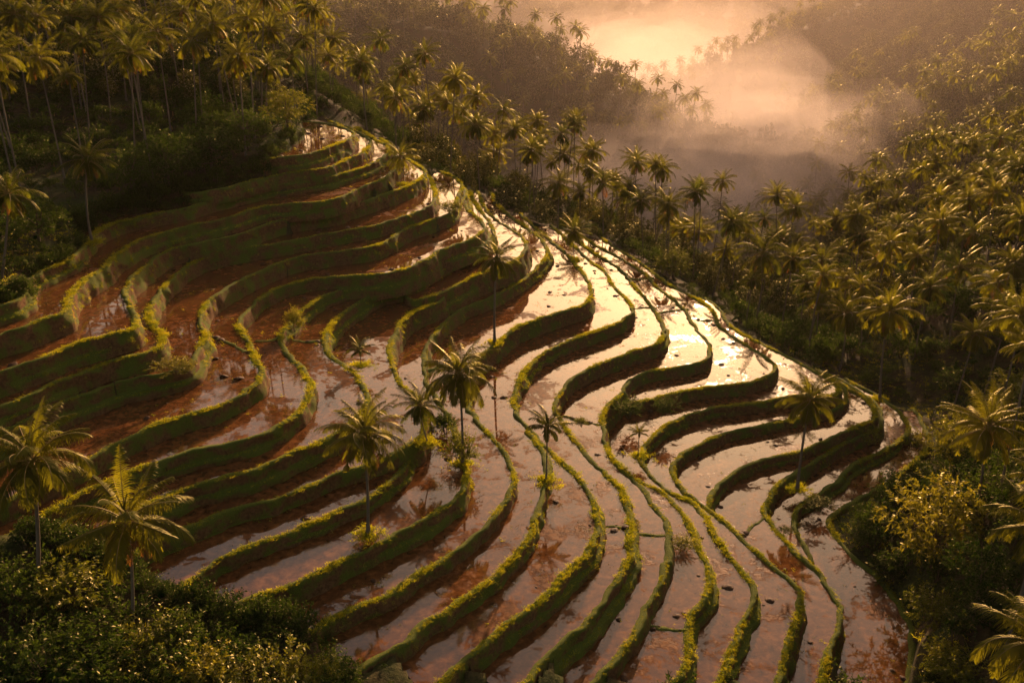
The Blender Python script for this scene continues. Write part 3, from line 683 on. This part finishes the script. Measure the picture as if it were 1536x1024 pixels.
palm_on(540,526,44, 541,548, 'low clump-like seedling palm standing in a flooded paddy', -53.7, young=True, rtrunk=.7)
palm_on(1270,470,74, 1258,560, 'dark short palm on the shaded slope left of the tall pale-trunked palm', None, ci=1)

# palms of the woods picked out one by one: crown place and width in the photo
WOODP = {
 'left': [(18,22,84),(62,88,78),(96,28,64),(150,30,70),(118,62,60),(200,60,70),(236,48,72),(285,62,70),(312,20,60),(330,42,60),(356,85,70),(384,22,60),(436,86,60),(410,45,52),(470,52,46),(497,58,50),(262,16,60),(176,14,60)],
 'ridge': [(540,95,56),(568,60,46),(605,100,48),(640,80,50),(678,120,56),(590,148,60),(660,140,44),(548,150,50),(720,145,52),(716,190,60),(748,165,44),(770,195,52),(806,180,42),(800,225,52),(735,240,54),(858,180,42),(850,230,48),(890,228,52),(838,275,62),(905,275,62),(955,240,48),(990,255,52),(970,300,56),(1010,308,60),(1046,288,56),(1080,272,42),(1086,330,60),(690,170,46),(625,185,50)],
 'pair': [(1170,293,46),(1190,312,50)],
 'right': [(1190,385,62),(1236,392,70),(1254,330,52),(1286,325,60),(1310,285,50),(1354,340,60),(1376,385,62),(1410,350,60),(1344,302,50),(1430,270,52),(1456,300,56),(1400,245,46),(1480,242,52),(1500,290,60),(1526,330,70),(1500,208,48),(1460,215,46),(1376,258,42),(1338,268,42),(1292,362,52),(1325,390,60),(1496,420,72),(1506,470,92),(1440,400,64),(1395,430,66),(1460,500,70),(1210,425,60),(1300,430,60),(1530,250,56),(1430,330,56),(1525,395,70)]}
LAB = {'left': 'tall dark coconut palm in the shaded grove above the left terraces',
       'ridge': 'sunlit coconut palm in the line of forest behind the upper terrace edge',
       'pair': 'one of two tall palms side by side against the mist in the valley gap',
       'right': 'coconut palm with gold tipped fronds on the slope right of the terraces'}
GRP = {'left': 'palms of the dark grove on the left hill', 'ridge': 'palms of the forest edge behind the terraces',
       'pair': 'pair of palms in the valley gap', 'right': 'palms on the right hand slope'}
def place_palm(Pg, H, s, zone, ci, ti):
    tm, tp, tz = trunk_for(ti, H)
    root = empty('coconut_palm', Pg); tag(root, LAB[zone], 'palm tree', GRP[zone])
    rot = rnd.random()*6.28; root.rotation_euler = (rnd.normal(0, .035), rnd.normal(0, .035), rot)
    palm_parts(root, ci, tm, (tp[0], tp[1], tp[2]*tz), s, tz, 0, tilt=rnd.normal(0, .07, 2))
    palms.append((math.hypot(Pg[0], Pg[1]), root)); return root
USED = []
for zone, L in WOODP.items():
    for cx, cy, w in L:
        D0 = F*10.0/w; best = None
        for f in np.linspace(.72, 1.3, 30):
            C = at_d(cx, cy, D0*f); z, inn = gh(C[None, :2])
            H = C[2]-z[0]
            cost = abs(H-(17 if zone == 'right' else 20))/6+abs(math.log(f))*4+(50 if inn[0] else 0)+(20 if H < 6 else 0)
            if best is None or cost < best[0]: best = (cost, C, z[0], H, D0*f)
        _, C, z, H, D = best
        H = min(max(H, 6), 31)
        s = w*D/F/DIAM
        ti = rnd.integers(9); tm, tp, tz = trunk_for(ti, H)
        r_ = place_palm((C[0], C[1], C[2]-H), H, min(max(s, .75), 1.5), zone, int(rnd.integers(9)), ti)
        a = r_.rotation_euler[2]; r_.location.x -= tp[0]*math.cos(a)-tp[1]*math.sin(a); r_.location.y -= tp[0]*math.sin(a)+tp[1]*math.cos(a)
        USED.append((C[0], C[1]))
USED = np.array(USED)

def spread(n, rlo, rhi, sp, seed, azlim=34):
    """even but irregular points over the visible sector; spacing sp(r)"""
    q = np.random.default_rng(seed); out = []; cell = {}
    r = np.exp(q.uniform(math.log(rlo), math.log(rhi), n)) if rhi/rlo > 3 else np.sqrt(q.uniform(rlo**2, rhi**2, n))
    a = np.radians(q.uniform(-azlim, azlim, n))
    P = np.stack([r*np.sin(a), r*np.cos(a)], 1)
    c0 = sp
    for p in P:
        k = (int(p[0]//c0), int(p[1]//c0)); ok = True
        for dx in (-1, 0, 1):
            for dy in (-1, 0, 1):
                for o in cell.get((k[0]+dx, k[1]+dy), ()):
                    if (o[0]-p[0])**2+(o[1]-p[1])**2 < c0*c0: ok = False; break
                if not ok: break
            if not ok: break
        if ok: cell.setdefault(k, []).append(p); out.append(p)
    return np.array(out)
def seen_only(P, h=0):
    z, inn = gh(P); px, py, w = project(np.column_stack([P, z+h]))
    return z, inn, px, py
# random palms filling the woods
Pn = spread(9000, 60, 400, 8.2, 21)
z, inn, px, py = seen_only(Pn)
Hn = rnd.uniform(9, 26, len(Pn))
cx, cy, w_ = project(np.column_stack([Pn, z+Hn])); S = np.stack([cx, cy], 1)
mx, my, _ = project(np.column_stack([Pn, z+Hn*.55]))
keep = ~inn & (px > -60) & (px < 1600) & (cy > -90) & (py < 1040)
keep &= ~inside(S, TERR_PX) & ~inside(np.stack([mx, my], 1), TERR_PX)
keep &= ~inside(np.stack([px, py], 1), TERR_PX) | (py > cy+400)
keep &= ~inside(np.stack([px, py], 1), WOOD_FRONT)
r_ = np.hypot(Pn[:, 0], Pn[:, 1])
# keep the grassy margin and the gap in the valley open
keep &= ~((px > 1240) & (px < 1470) & (py > 520) & (py < 1024))
keep &= ~((px > 1120) & (px < 1270) & (cy < 340))
keep &= np.array([np.min((USED[:, 0]-p[0])**2+(USED[:, 1]-p[1])**2) > 28 for p in Pn])
dens = vnoise(Pn, 30, 4)
keep &= dens > -.62
keep &= ~((px < 420) & (cy > 118) & (r_ < 240))
keep &= ~((px > 425) & (px < 600) & (r_ < 228))
kk = np.where(keep)[0]; kk = kk[np.argsort(r_[kk])]
NIND = max(0, 296-len(palms))
for k in kk[:NIND]:
    zone = 'left' if px[k] < 500 else ('right' if px[k] > 1130 else 'ridge')
    place_palm((Pn[k, 0], Pn[k, 1], z[k]), Hn[k], rnd.uniform(.7, 1.25), zone, int(rnd.integers(9)), int(rnd.integers(9)))
rest = kk[NIND:]
print('palms', len(palms), 'rest', len(rest))

def whole_palm(seed, nf, nl, H):
    """trunk and crown in one, for the mass of palms too far off to tell apart"""
    r = np.random.default_rng(seed); mb = MB()
    P = np.array([[0, 0, -1], [.2, .1, H*.5], [.5*r.normal(), .5*r.normal(), H]]); mb.tube(P, [.2, .16, .13], 5, 2)
    m2 = MB()
    for k in range(nf):
        q = (k+.5)/nf
        frond(m2, r, k*2.4+r.normal(0, .2), R(78)-R(115)*q, 4.8*(.75+.4*r.random()), R(60)+R(25)*r.random(), 0, 1, nl, .34, 1.05, r.normal(0, .15))
    for V, Fc, m in zip(m2.v, m2.f, m2.m): pass
    off = 0; base = P[-1]
    for V, Fc, m in zip(m2.v, m2.f, m2.m):
        mb.v.append(V+base); mb.f.append(Fc-off+mb.n); mb.m.append(m); mb.n += len(V); off += len(V)
    return mb.get('palm', [M['palm'], M['rachis'], M['trunk']], True)
FARP = protos('far_palm', [whole_palm(300+k, 18, 9, h) for k, h in enumerate((15, 18, 21, 24))])
Pm = spread(16000, 390, 900, 8.5, 33, 36)
zm, im, pxm, pym = seen_only(Pm)
km = (pxm > -80) & (pxm < 1620) & (pym > -60) & (pym < 560) & (vnoise(Pm, 45, 6) > -.25)
Pm = Pm[km]; zm = zm[km]
PP = np.vstack([np.column_stack([Pn[rest], z[rest]]), np.column_stack([Pm, zm])])
n = len(PP)
scatter('palm_forest', FARP, PP, np.column_stack([rnd.normal(0, .05, n), rnd.normal(0, .05, n), rnd.uniform(0, 6.28, n)]),
        np.repeat(rnd.uniform(.75, 1.25, n)[:, None], 3, 1), rnd.integers(0, 4, n), 'mass of coconut palms covering the far slopes')
print('far palms', n)
# far broadleaf canopy
FART = []
for k in range(4):
    t_, c_ = tree_mesh(500+k, [M['forest'], M['wood']], 9.5, 7.5, 8, 230, 8, .55)
    FART.append(c_)
FART = protos('far_tree', FART)
Pt = spread(26000, 230, 1000, 6.8, 44, 36); zt, it, pxt, pyt = seen_only(Pt)
k = ~it & ~((pxt > 425) & (pxt < 620) & (np.hypot(Pt[:, 0], Pt[:, 1]) < 340)) & (pxt > -80) & (pxt < 1620) & (pyt > -60) & (pyt < 620); Pt = Pt[k]; zt = zt[k]
Pt2 = spread(9000, 1000, 2600, 15, 45, 36); zt2, _, px2, py2 = seen_only(Pt2); k = (px2 > -80) & (px2 < 1620) & (py2 > -80); Pt2 = Pt2[k]; zt2 = zt2[k]
n1, n2 = len(Pt), len(Pt2); n = n1+n2
sc = np.concatenate([rnd.uniform(.6, 1.6, n1)*np.where(np.hypot(Pt[:, 0], Pt[:, 1]) < 420, .55, 1), rnd.uniform(1.4, 2.6, n2)])
scatter('forest', FART, np.vstack([np.column_stack([Pt, zt-.8]), np.column_stack([Pt2, zt2-2])]), np.column_stack([np.zeros(n), np.zeros(n), rnd.uniform(0, 6.28, n)]),
        np.column_stack([sc, sc, sc*rnd.uniform(.8, 1.35, n)]), rnd.integers(0, 4, n), 'misty broadleaf forest clothing the far hills')
print('far trees', n)
# undergrowth between the near trunks
UB = [bush_mesh(600+k, 'bush', [M['bush'], M['wood']], 2.4+.5*k, 3.2, 70, 12, .30, 6) for k in range(4)]
UB += [fern_mesh(640+k, [M['bush'], M['rachis']], 10, 1.9) for k in range(2)]
UB += [banana_mesh(660+k) for k in range(2)]
UBC = protos('under', UB)
Pu = spread(90000, 45, 420, 2.1, 55, 40); zu, iu, pxu, pyu = seen_only(Pu); ru = np.hypot(Pu[:, 0], Pu[:, 1])
k = ~iu & (pxu > -120) & (pxu < 1660) & (pyu < 1180)
# ferns and low shoots on the grassy margin, fuller growth elsewhere
margin = (pxu > 1230) & (pxu < 1410) & (pyu > 545) & (pyu < 690)
ins = inside(np.stack([pxu, pyu], 1), TERR_PX)
Pu, zu, ru, margin, ins = Pu[k], zu[k], ru[k], margin[k], ins[k]
n = len(Pu); s = rnd.uniform(.55, 1.25, n)*np.where(margin, .5, 1)*(1+.35*vnoise(Pu, 18, 2))
# nothing tall right on the terrace edge
edge = np.zeros(n, bool)
for dx, dy in ((2.5, 0), (-2.5, 0), (0, 2.5), (0, -2.5)):
    edge |= gh(Pu+np.array([dx, dy]))[1]
s *= np.where(edge, .5, 1)*np.where(ins, .6, 1)
EP = []
for line in (WOOD_LEFT[1:20], WOOD_FRONT[1:12]):
    for a, b in zip(line[:-1], line[1:]):
        m_ = max(1, int(np.hypot(*(b-a))/3.2))
        for q in range(m_):
            p = a+(b-a)*(q+rnd.random())/m_; B = hit(p[0], p[1]+2)
            for rep in range(2):
                j = B[:2]+rnd.normal(0, .5, 2); zz = gh(np.array([j, j+[.8, 0], j-[.8, 0]]))[0]
                EP.append((j[0], j[1], zz.min()+.55*(zz.max()-zz.min())))
EP = np.array(EP)
Pu = np.vstack([Pu, EP[:, :2]]); zu = np.concatenate([zu, EP[:, 2]]); s = np.concatenate([s, rnd.uniform(.38, .75, len(EP))]); n = len(Pu)
scatter('undergrowth', UBC, np.column_stack([Pu, zu-.1]), np.column_stack([rnd.normal(0, .12, n), rnd.normal(0, .12, n), rnd.uniform(0, 6.28, n)]),
        np.column_stack([s, s, s*rnd.uniform(.8, 1.3, n)]), rnd.integers(0, 8, n), 'tangled undergrowth of shrubs and ferns beneath the palms')
print('undergrowth', n)

# broadleaf trees and bushes picked out one by one: centre, width, height in the photo
TREEM = {}
def tree_thing(cx, cy, w, h, label, kind='tree', gold=False, group=None, seed=0, z=None):
    B = hit(cx, cy+h*.5) if z is None else at_z(cx, cy+h*.5, CAMZ+z); D = np.linalg.norm(B-[0, 0, CAMZ])
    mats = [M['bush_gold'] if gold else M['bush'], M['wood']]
    dep = math.atan2(CAMZ-B[2], math.hypot(B[0], B[1])); sw = w*D/F; sh = max(.6*h, (h-.6*w*math.sin(dep))/math.cos(dep))*D/F
    if kind == 'tree':
        key = ('t', gold, seed % 3)
        if key not in TREEM: TREEM[key] = tree_mesh(700+seed % 3, mats, 8, 6, 13, 330, 14, .30)
        root = empty('broadleaf_tree', B); tag(root, label, 'tree', group)
        for nm, me in zip(('trunk', 'crown'), TREEM[key]): obj(nm, me, root)
        bb = np.array([v.co[:] for v in TREEM[key][1].vertices]); root.scale = (sw/np.ptp(bb[:, 0])*1.06, sw/np.ptp(bb[:, 1])*1.06, sh/bb[:, 2].max())
    else:
        key = ('b', gold, seed % 4)
        if key not in TREEM: TREEM[key] = bush_mesh(720+seed % 4, 'bush', mats, 3.4, 4.0, 190, 18, .27, 9)
        root = obj('bush', TREEM[key], None, B); tag(root, label, 'bush', group)
        bb = np.array([v.co[:] for v in TREEM[key].vertices]); root.scale = (sw/np.ptp(bb[:, 0])*1.1, sw/np.ptp(bb[:, 1])*1.1, sh/bb[:, 2].max())
    root.rotation_euler = (0, 0, rnd.random()*6.28)
    return root
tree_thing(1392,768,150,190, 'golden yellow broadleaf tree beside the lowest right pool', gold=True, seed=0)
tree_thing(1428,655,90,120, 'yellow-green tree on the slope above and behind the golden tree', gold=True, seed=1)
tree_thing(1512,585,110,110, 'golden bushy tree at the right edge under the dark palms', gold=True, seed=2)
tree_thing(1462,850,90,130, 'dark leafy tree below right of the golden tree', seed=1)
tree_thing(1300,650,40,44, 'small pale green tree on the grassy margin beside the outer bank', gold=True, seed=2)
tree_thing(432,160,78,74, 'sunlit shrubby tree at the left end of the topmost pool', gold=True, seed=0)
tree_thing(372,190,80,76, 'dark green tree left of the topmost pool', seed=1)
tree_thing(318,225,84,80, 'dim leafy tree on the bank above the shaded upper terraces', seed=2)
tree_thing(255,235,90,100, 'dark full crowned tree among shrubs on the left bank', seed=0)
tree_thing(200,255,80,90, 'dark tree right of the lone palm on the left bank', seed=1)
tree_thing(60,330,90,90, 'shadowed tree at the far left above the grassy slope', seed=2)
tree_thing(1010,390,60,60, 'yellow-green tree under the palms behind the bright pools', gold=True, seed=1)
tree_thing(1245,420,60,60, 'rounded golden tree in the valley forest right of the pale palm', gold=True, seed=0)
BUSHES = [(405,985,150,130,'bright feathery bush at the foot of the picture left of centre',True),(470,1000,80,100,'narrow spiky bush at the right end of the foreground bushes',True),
 (320,985,130,120,'dense sun flecked bush in the foreground beside the bright feathery one',True),(240,940,130,110,'leafy bush right under the large foreground palm',True),
 (150,970,150,130,'dark foreground bush below left of the large palm',False),(60,960,150,140,'deep shaded bush in the lower left corner',False),
 (100,860,130,110,'dark bush between the two foreground palms',True),(20,860,110,110,'shadowed bush on the left edge below the wide palm',False),
 (225,1000,120,90,'low bush at the very bottom left',True),(1290,790,70,60,'low green bush on the bank of the lowest pool',False),
 (1330,840,70,60,'leafy bush at the bend of the lowest right pool',False),(1400,900,90,80,'fern-like bush on the bottom right bank',True),
 (1410,985,90,90,'yellow-tipped bush in the lower right beside the pool edge',True),(1490,900,100,80,'dim bush at the foot of the right hand palms',False),
 (118,800,80,70,'shaded bush behind the large foreground palm',False),
 (1370,655,60,50,'pale bush on the grassy margin next to the outermost bank',True)]
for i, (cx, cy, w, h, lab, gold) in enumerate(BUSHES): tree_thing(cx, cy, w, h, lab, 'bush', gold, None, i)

ON_BANKS = [(272,540,62,36,-47.5,'tuft-like yellow bush on the blunt nose of a left terrace',True),(690,655,64,74,-58.9,'leafy golden shrub at the foot of the dense leafy palm',True),
 (668,625,50,50,-58.9,'green shrub hugging the left side of the dense leafy palm',False),(1026,806,46,34,-69.2,'dark golden clump growing across a narrow lower bank',True),
 (944,606,56,40,-69.4,'mossy green bush filling the inner corner of two joining banks',False),(1000,598,50,40,-69.5,'low green bush on the short bank right of the mossy corner',False),
 (1233,748,52,24,-77.4,'dark low clump on the stub of the lowest right bank',False),(441,472,34,46,-51.9,'bright yellow-green leafy plant standing on a left central bank',True),
 (676,306,44,26,-47.6,'sunlit mound of grass and shrub at the top right of the upper terraces',True),(800,349,44,24,-60.7,'sunlit low shrub where the upper right banks run together',True),

 (872,628,26,22,-66.0,'small weedy plant with thin stems in the middle of a pale pool',True),(1178,790,26,18,-76.2,'tiny green bush in the pool below the curved right bank',False),
 (948,782,32,26,-67.9,'brownish clump on the bank left of the dark golden one',True),]
for i, (cx, cy, w, h, zz, lab, gold) in enumerate(ON_BANKS): tree_thing(cx, cy, w, h, lab, 'bush', gold, None, i, zz-.15)
# ------------------------------------------------------------------ grass on the banks, weeds and clods in the paddies
GR = protos('tuft', [tuft_mesh(800+k, [M['grass']], 30, .42+.08*k, .36) for k in range(4)])
Pg, Rg, Sg = [], [], []
for nm, t in T.items():
    C, nr, rows = t['C'], t['n'], t['rows']; n = len(C)
    dn = fbm(C, 6.0, t['Li']+70, 3)
    ang = np.arctan2(nr[:, 1], nr[:, 0])
    for rep in range(6):
        d = rnd.uniform(-.5, .16, n); m = rnd.random(n) < .75+.7*dn
        p = np.column_stack([C+nr*d[:, None]+rnd.normal(0, .12, (n, 2)), rows[3][:, 2]-np.abs(d+.15)*.35])
        s = rnd.uniform(.25, .72, n)*(1+.9*dn)
        Pg.append(p[m]); Rg.append(np.column_stack([rnd.normal(0, .2, n), rnd.normal(0, .2, n), rnd.uniform(0, 6.28, n)])[m]); Sg.append(s[m])
    m = (t['ledge'] > .12) & (rnd.random(n) < .8)
    p = rows[10].copy(); p[:, :2] -= nr*rnd.uniform(0, .3, n)[:, None]
    Pg.append(p[m]); Rg.append(np.column_stack([rnd.normal(0, .2, n), rnd.normal(0, .2, n), rnd.uniform(0, 6.28, n)])[m]); Sg.append((rnd.uniform(.5, 1.0, n))[m])
    for ri in (6, 7, 8, 9, 10, 11):
        m = rnd.random(n) < np.clip(-.12+.85*vnoise(C, 5.0, t['Li']+90+ri*.05), .02, .8)*(1.15-.09*(ri-5))
        tilt = R(50)+rnd.normal(0, .2, n)
        # lean outward over the face of the bank
        p = rows[ri].copy(); p[:, :2] += rnd.normal(0, .15, (n, 2)); p[:, 2] += rnd.normal(0, .12, n)
        Pg.append(p[m]); Rg.append(np.column_stack([np.zeros(n), tilt, ang])[m]); Sg.append((rnd.uniform(.5, 1.0, n)*(1+.4*dn))[m])
for D_, rt in palms:
    if rt.get('group') is None and rt.location.z > 0 and abs(rt.location.x) < 75:
        b = np.array(rt.location); q = rnd.normal(0, .75, (70, 2)); Pg.append(np.column_stack([b[:2]+q, b[2]+.12-np.abs(q).sum(1)*.12]))
        Rg.append(np.column_stack([rnd.normal(0, .3, 70), rnd.normal(0, .3, 70), rnd.uniform(0, 6.28, 70)])); Sg.append(rnd.uniform(.7, 1.9, 70))
Pg = np.vstack(Pg); Rg = np.vstack(Rg); Sg = np.clip(np.concatenate(Sg), .25, 1.8)
gx, gy, gw = project(Pg)
m = (gx > -60) & (gx < 1600) & (gy < 1080) & ~(wooded(Pg) & (gy < 470))
Pg, Rg, Sg = Pg[m], Rg[m], Sg[m]; n = len(Pg)
scatter('grass', GR, Pg, Rg, np.repeat(Sg[:, None], 3, 1), rnd.integers(0, 4, n), 'short grass growing on the earth banks of the paddies')
print('grass', n)
# grassy margin right of the terraces and turf in the open places of the woods
Pq = spread(40000, 70, 260, .9, 66, 34); zq, iq, pxq, pyq = seen_only(Pq); S2 = np.stack([pxq, pyq], 1)
m = ~iq & ~inside(S2, TERR_PX) & (((pxq > 1150) & (pxq < 1460) & (pyq > 500) & (pyq < 1040)) | ((pxq < 130) & (pyq > 340) & (pyq < 480)))
Pq, zq = Pq[m], zq[m]; n = len(Pq); s = rnd.uniform(.9, 2.2, n)
scatter('grass', GR, np.column_stack([Pq, zq]), np.column_stack([rnd.normal(0, .2, n), rnd.normal(0, .2, n), rnd.uniform(0, 6.28, n)]),
        np.repeat(s[:, None], 3, 1), rnd.integers(0, 4, n), 'long wild grass beside the outermost terrace bank')
# low cross bunds that part one pool from the next
for nm, line in DIVIDERS:
    t = T[nm]; W = np.array([at_z(a, b, t['zw'])[:2] for a, b in line]); C = catmull(W, .3); n = len(C); nr = normals(C); V = []
    for d, dz in ((-.5, -.2), (-.26, .08), (0, .13), (.26, .07), (.5, -.2)):
        V.append(np.column_stack([C+nr*(d*(1+.5*vnoise(C, 1.1, 5))+.15*vnoise(C, .8, 9))[:, None], np.full(n, t['zw']+dz)+.07*vnoise(C, .6, 3)*(dz > 0)]))
    i = np.arange(n-1)[None, :]; j = np.arange(4)[:, None]
    obj('divider', mesh('divider', np.vstack(V), np.stack([j*n+i, (j+1)*n+i, (j+1)*n+i+1, j*n+i+1], -1).reshape(-1, 4), [M['bank']]), t['root'])
# weeds and clods
def clod_mesh(seed):
    r = np.random.default_rng(seed); n, k = 6, 9
    V = [];
    for a in range(n):
        th = math.pi*.5*a/(n-1)
        for b in range(k):
            ph = 2*math.pi*b/k; q = 1+.45*mnoise.noise(Vector((math.cos(ph)*2+seed, math.sin(ph)*2, th*2)))
            V.append((.5*math.cos(th)*math.cos(ph)*q, .4*math.cos(th)*math.sin(ph)*q, .22*math.sin(th)*q-.04))
    i = np.arange(n-1)[:, None]; j = np.arange(k)[None, :]
    return mesh('clod', V, np.stack([i*k+j, i*k+(j+1) % k, (i+1)*k+(j+1) % k, (i+1)*k+j], -1).reshape(-1, 4), [M['mud']])
WD = protos('weed', [clod_mesh(1)]+[tuft_mesh(850+k, [M['weed']], 16, .30, .5) for k in range(3)]+[tuft_mesh(860, [M['grass']], 14, .45, .3), tuft_mesh(861, [M['weed']], 22, .22, .9)])
Pw = []
for nm, t in T.items():
    poly = t['poly']; C, nr = t['C'], t['n']; q = np.random.default_rng(900+t['Li'])
    for c in range(int(len(C)*.16)):
        k0 = q.integers(len(C)); off = -abs(q.normal(0, 4.5))-.9; c0 = C[k0]+nr[k0]*off
        for b in range(q.integers(2, 9)):
            p = c0+q.normal(0, .65, 2)+np.array([1., .25])*q.normal(0, .7)
            Pw.append((p[0], p[1], t['zw'], t['Li']))
Pw = np.array(Pw)
for nm, line in DIVIDERS:
    t = T[nm]; C = catmull(np.array([at_z(a, b, t['zw'])[:2] for a, b in line]), .22)
    Pw = np.vstack([Pw, np.column_stack([C+rnd.normal(0, .25, C.shape), np.full(len(C), t['zw']+.06), np.full(len(C), t['Li'])])])
# keep a clump only on the pool it belongs to
ok = np.zeros(len(Pw), bool)
for nm, t in T.items():
    k = np.where(Pw[:, 3] == t['Li'])[0]; ok[k] = inside(Pw[k], t['poly'])
Pw = Pw[ok]; wx, wy, ww = project(Pw[:, :3]); m = (wx > -40) & (wx < 1580) & (wy < 1060) & ~wooded(Pw[:, :3]); Pw = Pw[m]; n = len(Pw)
s = rnd.uniform(.35, 1.0, n)**1.5*1.5
scatter('weeds', WD, Pw[:, :3], np.column_stack([rnd.normal(0, .2, n), rnd.normal(0, .2, n), rnd.uniform(0, 6.28, n)]),
        np.column_stack([s, s, s*.8]), np.where(rnd.random(n) < .07, 0, rnd.integers(1, 6, n)), 'dark weeds and clods of mud lying in the shallow water')
print('weeds', n)

# ------------------------------------------------------------------ light and air
SUN_AZ, SUN_EL = R(14.0), R(15.5)
sv = Vector((math.sin(SUN_AZ)*math.cos(SUN_EL), math.cos(SUN_AZ)*math.cos(SUN_EL), math.sin(SUN_EL)))
ld = bpy.data.lights.new('sun', 'SUN'); ld.energy = 5.0; ld.angle = R(.6); ld.color = (1, .61, .35)
lo = bpy.data.objects.new('sun', ld); col.objects.link(lo); lo.rotation_euler = (-sv).to_track_quat('-Z', 'Y').to_euler()
wd_ = bpy.data.worlds.new('World'); scene.world = wd_; wd_.use_nodes = True
nt = wd_.node_tree; bg = nt.nodes['Background']
sky = nt.nodes.new('ShaderNodeTexSky'); sky.sky_type = 'NISHITA'; sky.sun_disc = False
sky.sun_elevation = SUN_EL; sky.sun_rotation = SUN_AZ; sky.dust_density = 6.0; sky.air_density = 1.6; sky.ozone_density = .6; sky.altitude = 300
mx_ = nt.nodes.new('ShaderNodeMix'); mx_.data_type = 'RGBA'; mx_.blend_type = 'MULTIPLY'; mx_.inputs[0].default_value = 1
nt.links.new(sky.outputs[0], mx_.inputs[6]); mx_.inputs[7].default_value = (1, .84, .80, 1)
nt.links.new(mx_.outputs[2], bg.inputs[0]); bg.inputs[1].default_value = .078
# haze
def box(name, x0, x1, y0, y1, z0, z1, m):
    V = [(x, y, zz) for zz in (z0, z1) for x, y in ((x0, y0), (x1, y0), (x1, y1), (x0, y1))]
    return mesh(name, V, [(3, 2, 1, 0), (4, 5, 6, 7), (0, 1, 5, 4), (1, 2, 6, 5), (2, 3, 7, 6), (3, 0, 4, 7)], [m], smooth=False)
mh, nth, outh = new_mat('haze_air')
pv = N(nth, 'VolumePrincipled'); pv.inputs['Color'].default_value = (.97, .80, .68, 1); pv.inputs['Density'].default_value = HAZE
pv.inputs['Anisotropy'].default_value = .35
nth.links.new(pv.outputs[0], outh.inputs['Volume'])
zlo = float(gz.min())-3
hz = obj('haze', box('haze', -3500, 3500, -60, 3700, zlo, max(180, float(gz.max())+40), mh)); tag(hz, kind='stuff')

mf, ntf, outf = new_mat('far_mist')
pf = N(ntf, 'VolumePrincipled'); pf.inputs['Color'].default_value = (.97, .81, .70, 1); pf.inputs['Density'].default_value = FAR; pf.inputs['Anisotropy'].default_value = .22
ntf.links.new(pf.outputs[0], outf.inputs['Volume'])
mo = obj('mist', box('mist', -3400, 3400, 330, 3600, zlo+1, max(175, float(gz.max())+35), mf)); tag(mo, 'thin golden mist thickening between the far ridges', kind='stuff')

# ground fog: flattened banks of denser air lying along the valley floor
def fog_mesh(seed):
    r = np.random.default_rng(seed); V = []; n, k = 14, 28
    for i in range(n+1):
        th = math.pi*i/n
        for j in range(k):
            ph = 2*math.pi*j/k; d = Vector((math.sin(th)*math.cos(ph), math.sin(th)*math.sin(ph), math.cos(th)))
            q = 1+.45*mnoise.noise(d*1.5+Vector((seed*3.1, 0, 0)))+.22*mnoise.noise(d*3.5+Vector((0, seed*2.7, 0)))
            V.append(d*q)
    i = np.arange(n)[:, None]; j = np.arange(k)[None, :]
    return V, np.stack([i*k+j, (i+1)*k+j, (i+1)*k+(j+1) % k, i*k+(j+1) % k], -1).reshape(-1, 4)
mg, ntg, outg = new_mat('valley_fog')
pg = N(ntg, 'VolumePrincipled'); pg.inputs['Color'].default_value = (.98, .85, .77, 1); pg.inputs['Density'].default_value = MIST; pg.inputs['Anisotropy'].default_value = .3
ntg.links.new(pg.outputs[0], outg.inputs['Volume'])
for k, (px, y, zc, rx, ry, rz) in enumerate(FOGS):
    V, Fc = fog_mesh(k); rz_ = rnd.random()*6.28; me_ = mesh('mist', V, Fc, [mg])
    # nested shells of air, thicker towards the heart of the bank
    for f in (1.2, .9, .55):
        o = obj('mist', me_, None, (y*(px-768)/F, y, CAMZ+zc)); o.scale = (rx*f*1.15, ry*f*1.15, rz*f*1.5); o.rotation_euler = (0, 0, rz_)
        tag(o, 'pale bank of morning fog lying low in the valley', kind='stuff')

scene.view_settings.view_transform = 'Standard'; scene.view_settings.look = 'None'
scene.view_settings.gamma = 1; scene.view_settings.use_curve_mapping = False
scene.view_settings.exposure = EXPO
scene.cycles.max_bounces = 8; scene.cycles.volume_bounces = 2; scene.cycles.transparent_max_bounces = 8
scene.cycles.volume_step_rate = .2; scene.cycles.volume_max_steps = 256
try:
    scene.cycles.use_denoising = True; scene.cycles.denoiser = 'OPENIMAGEDENOISE'
except Exception: pass
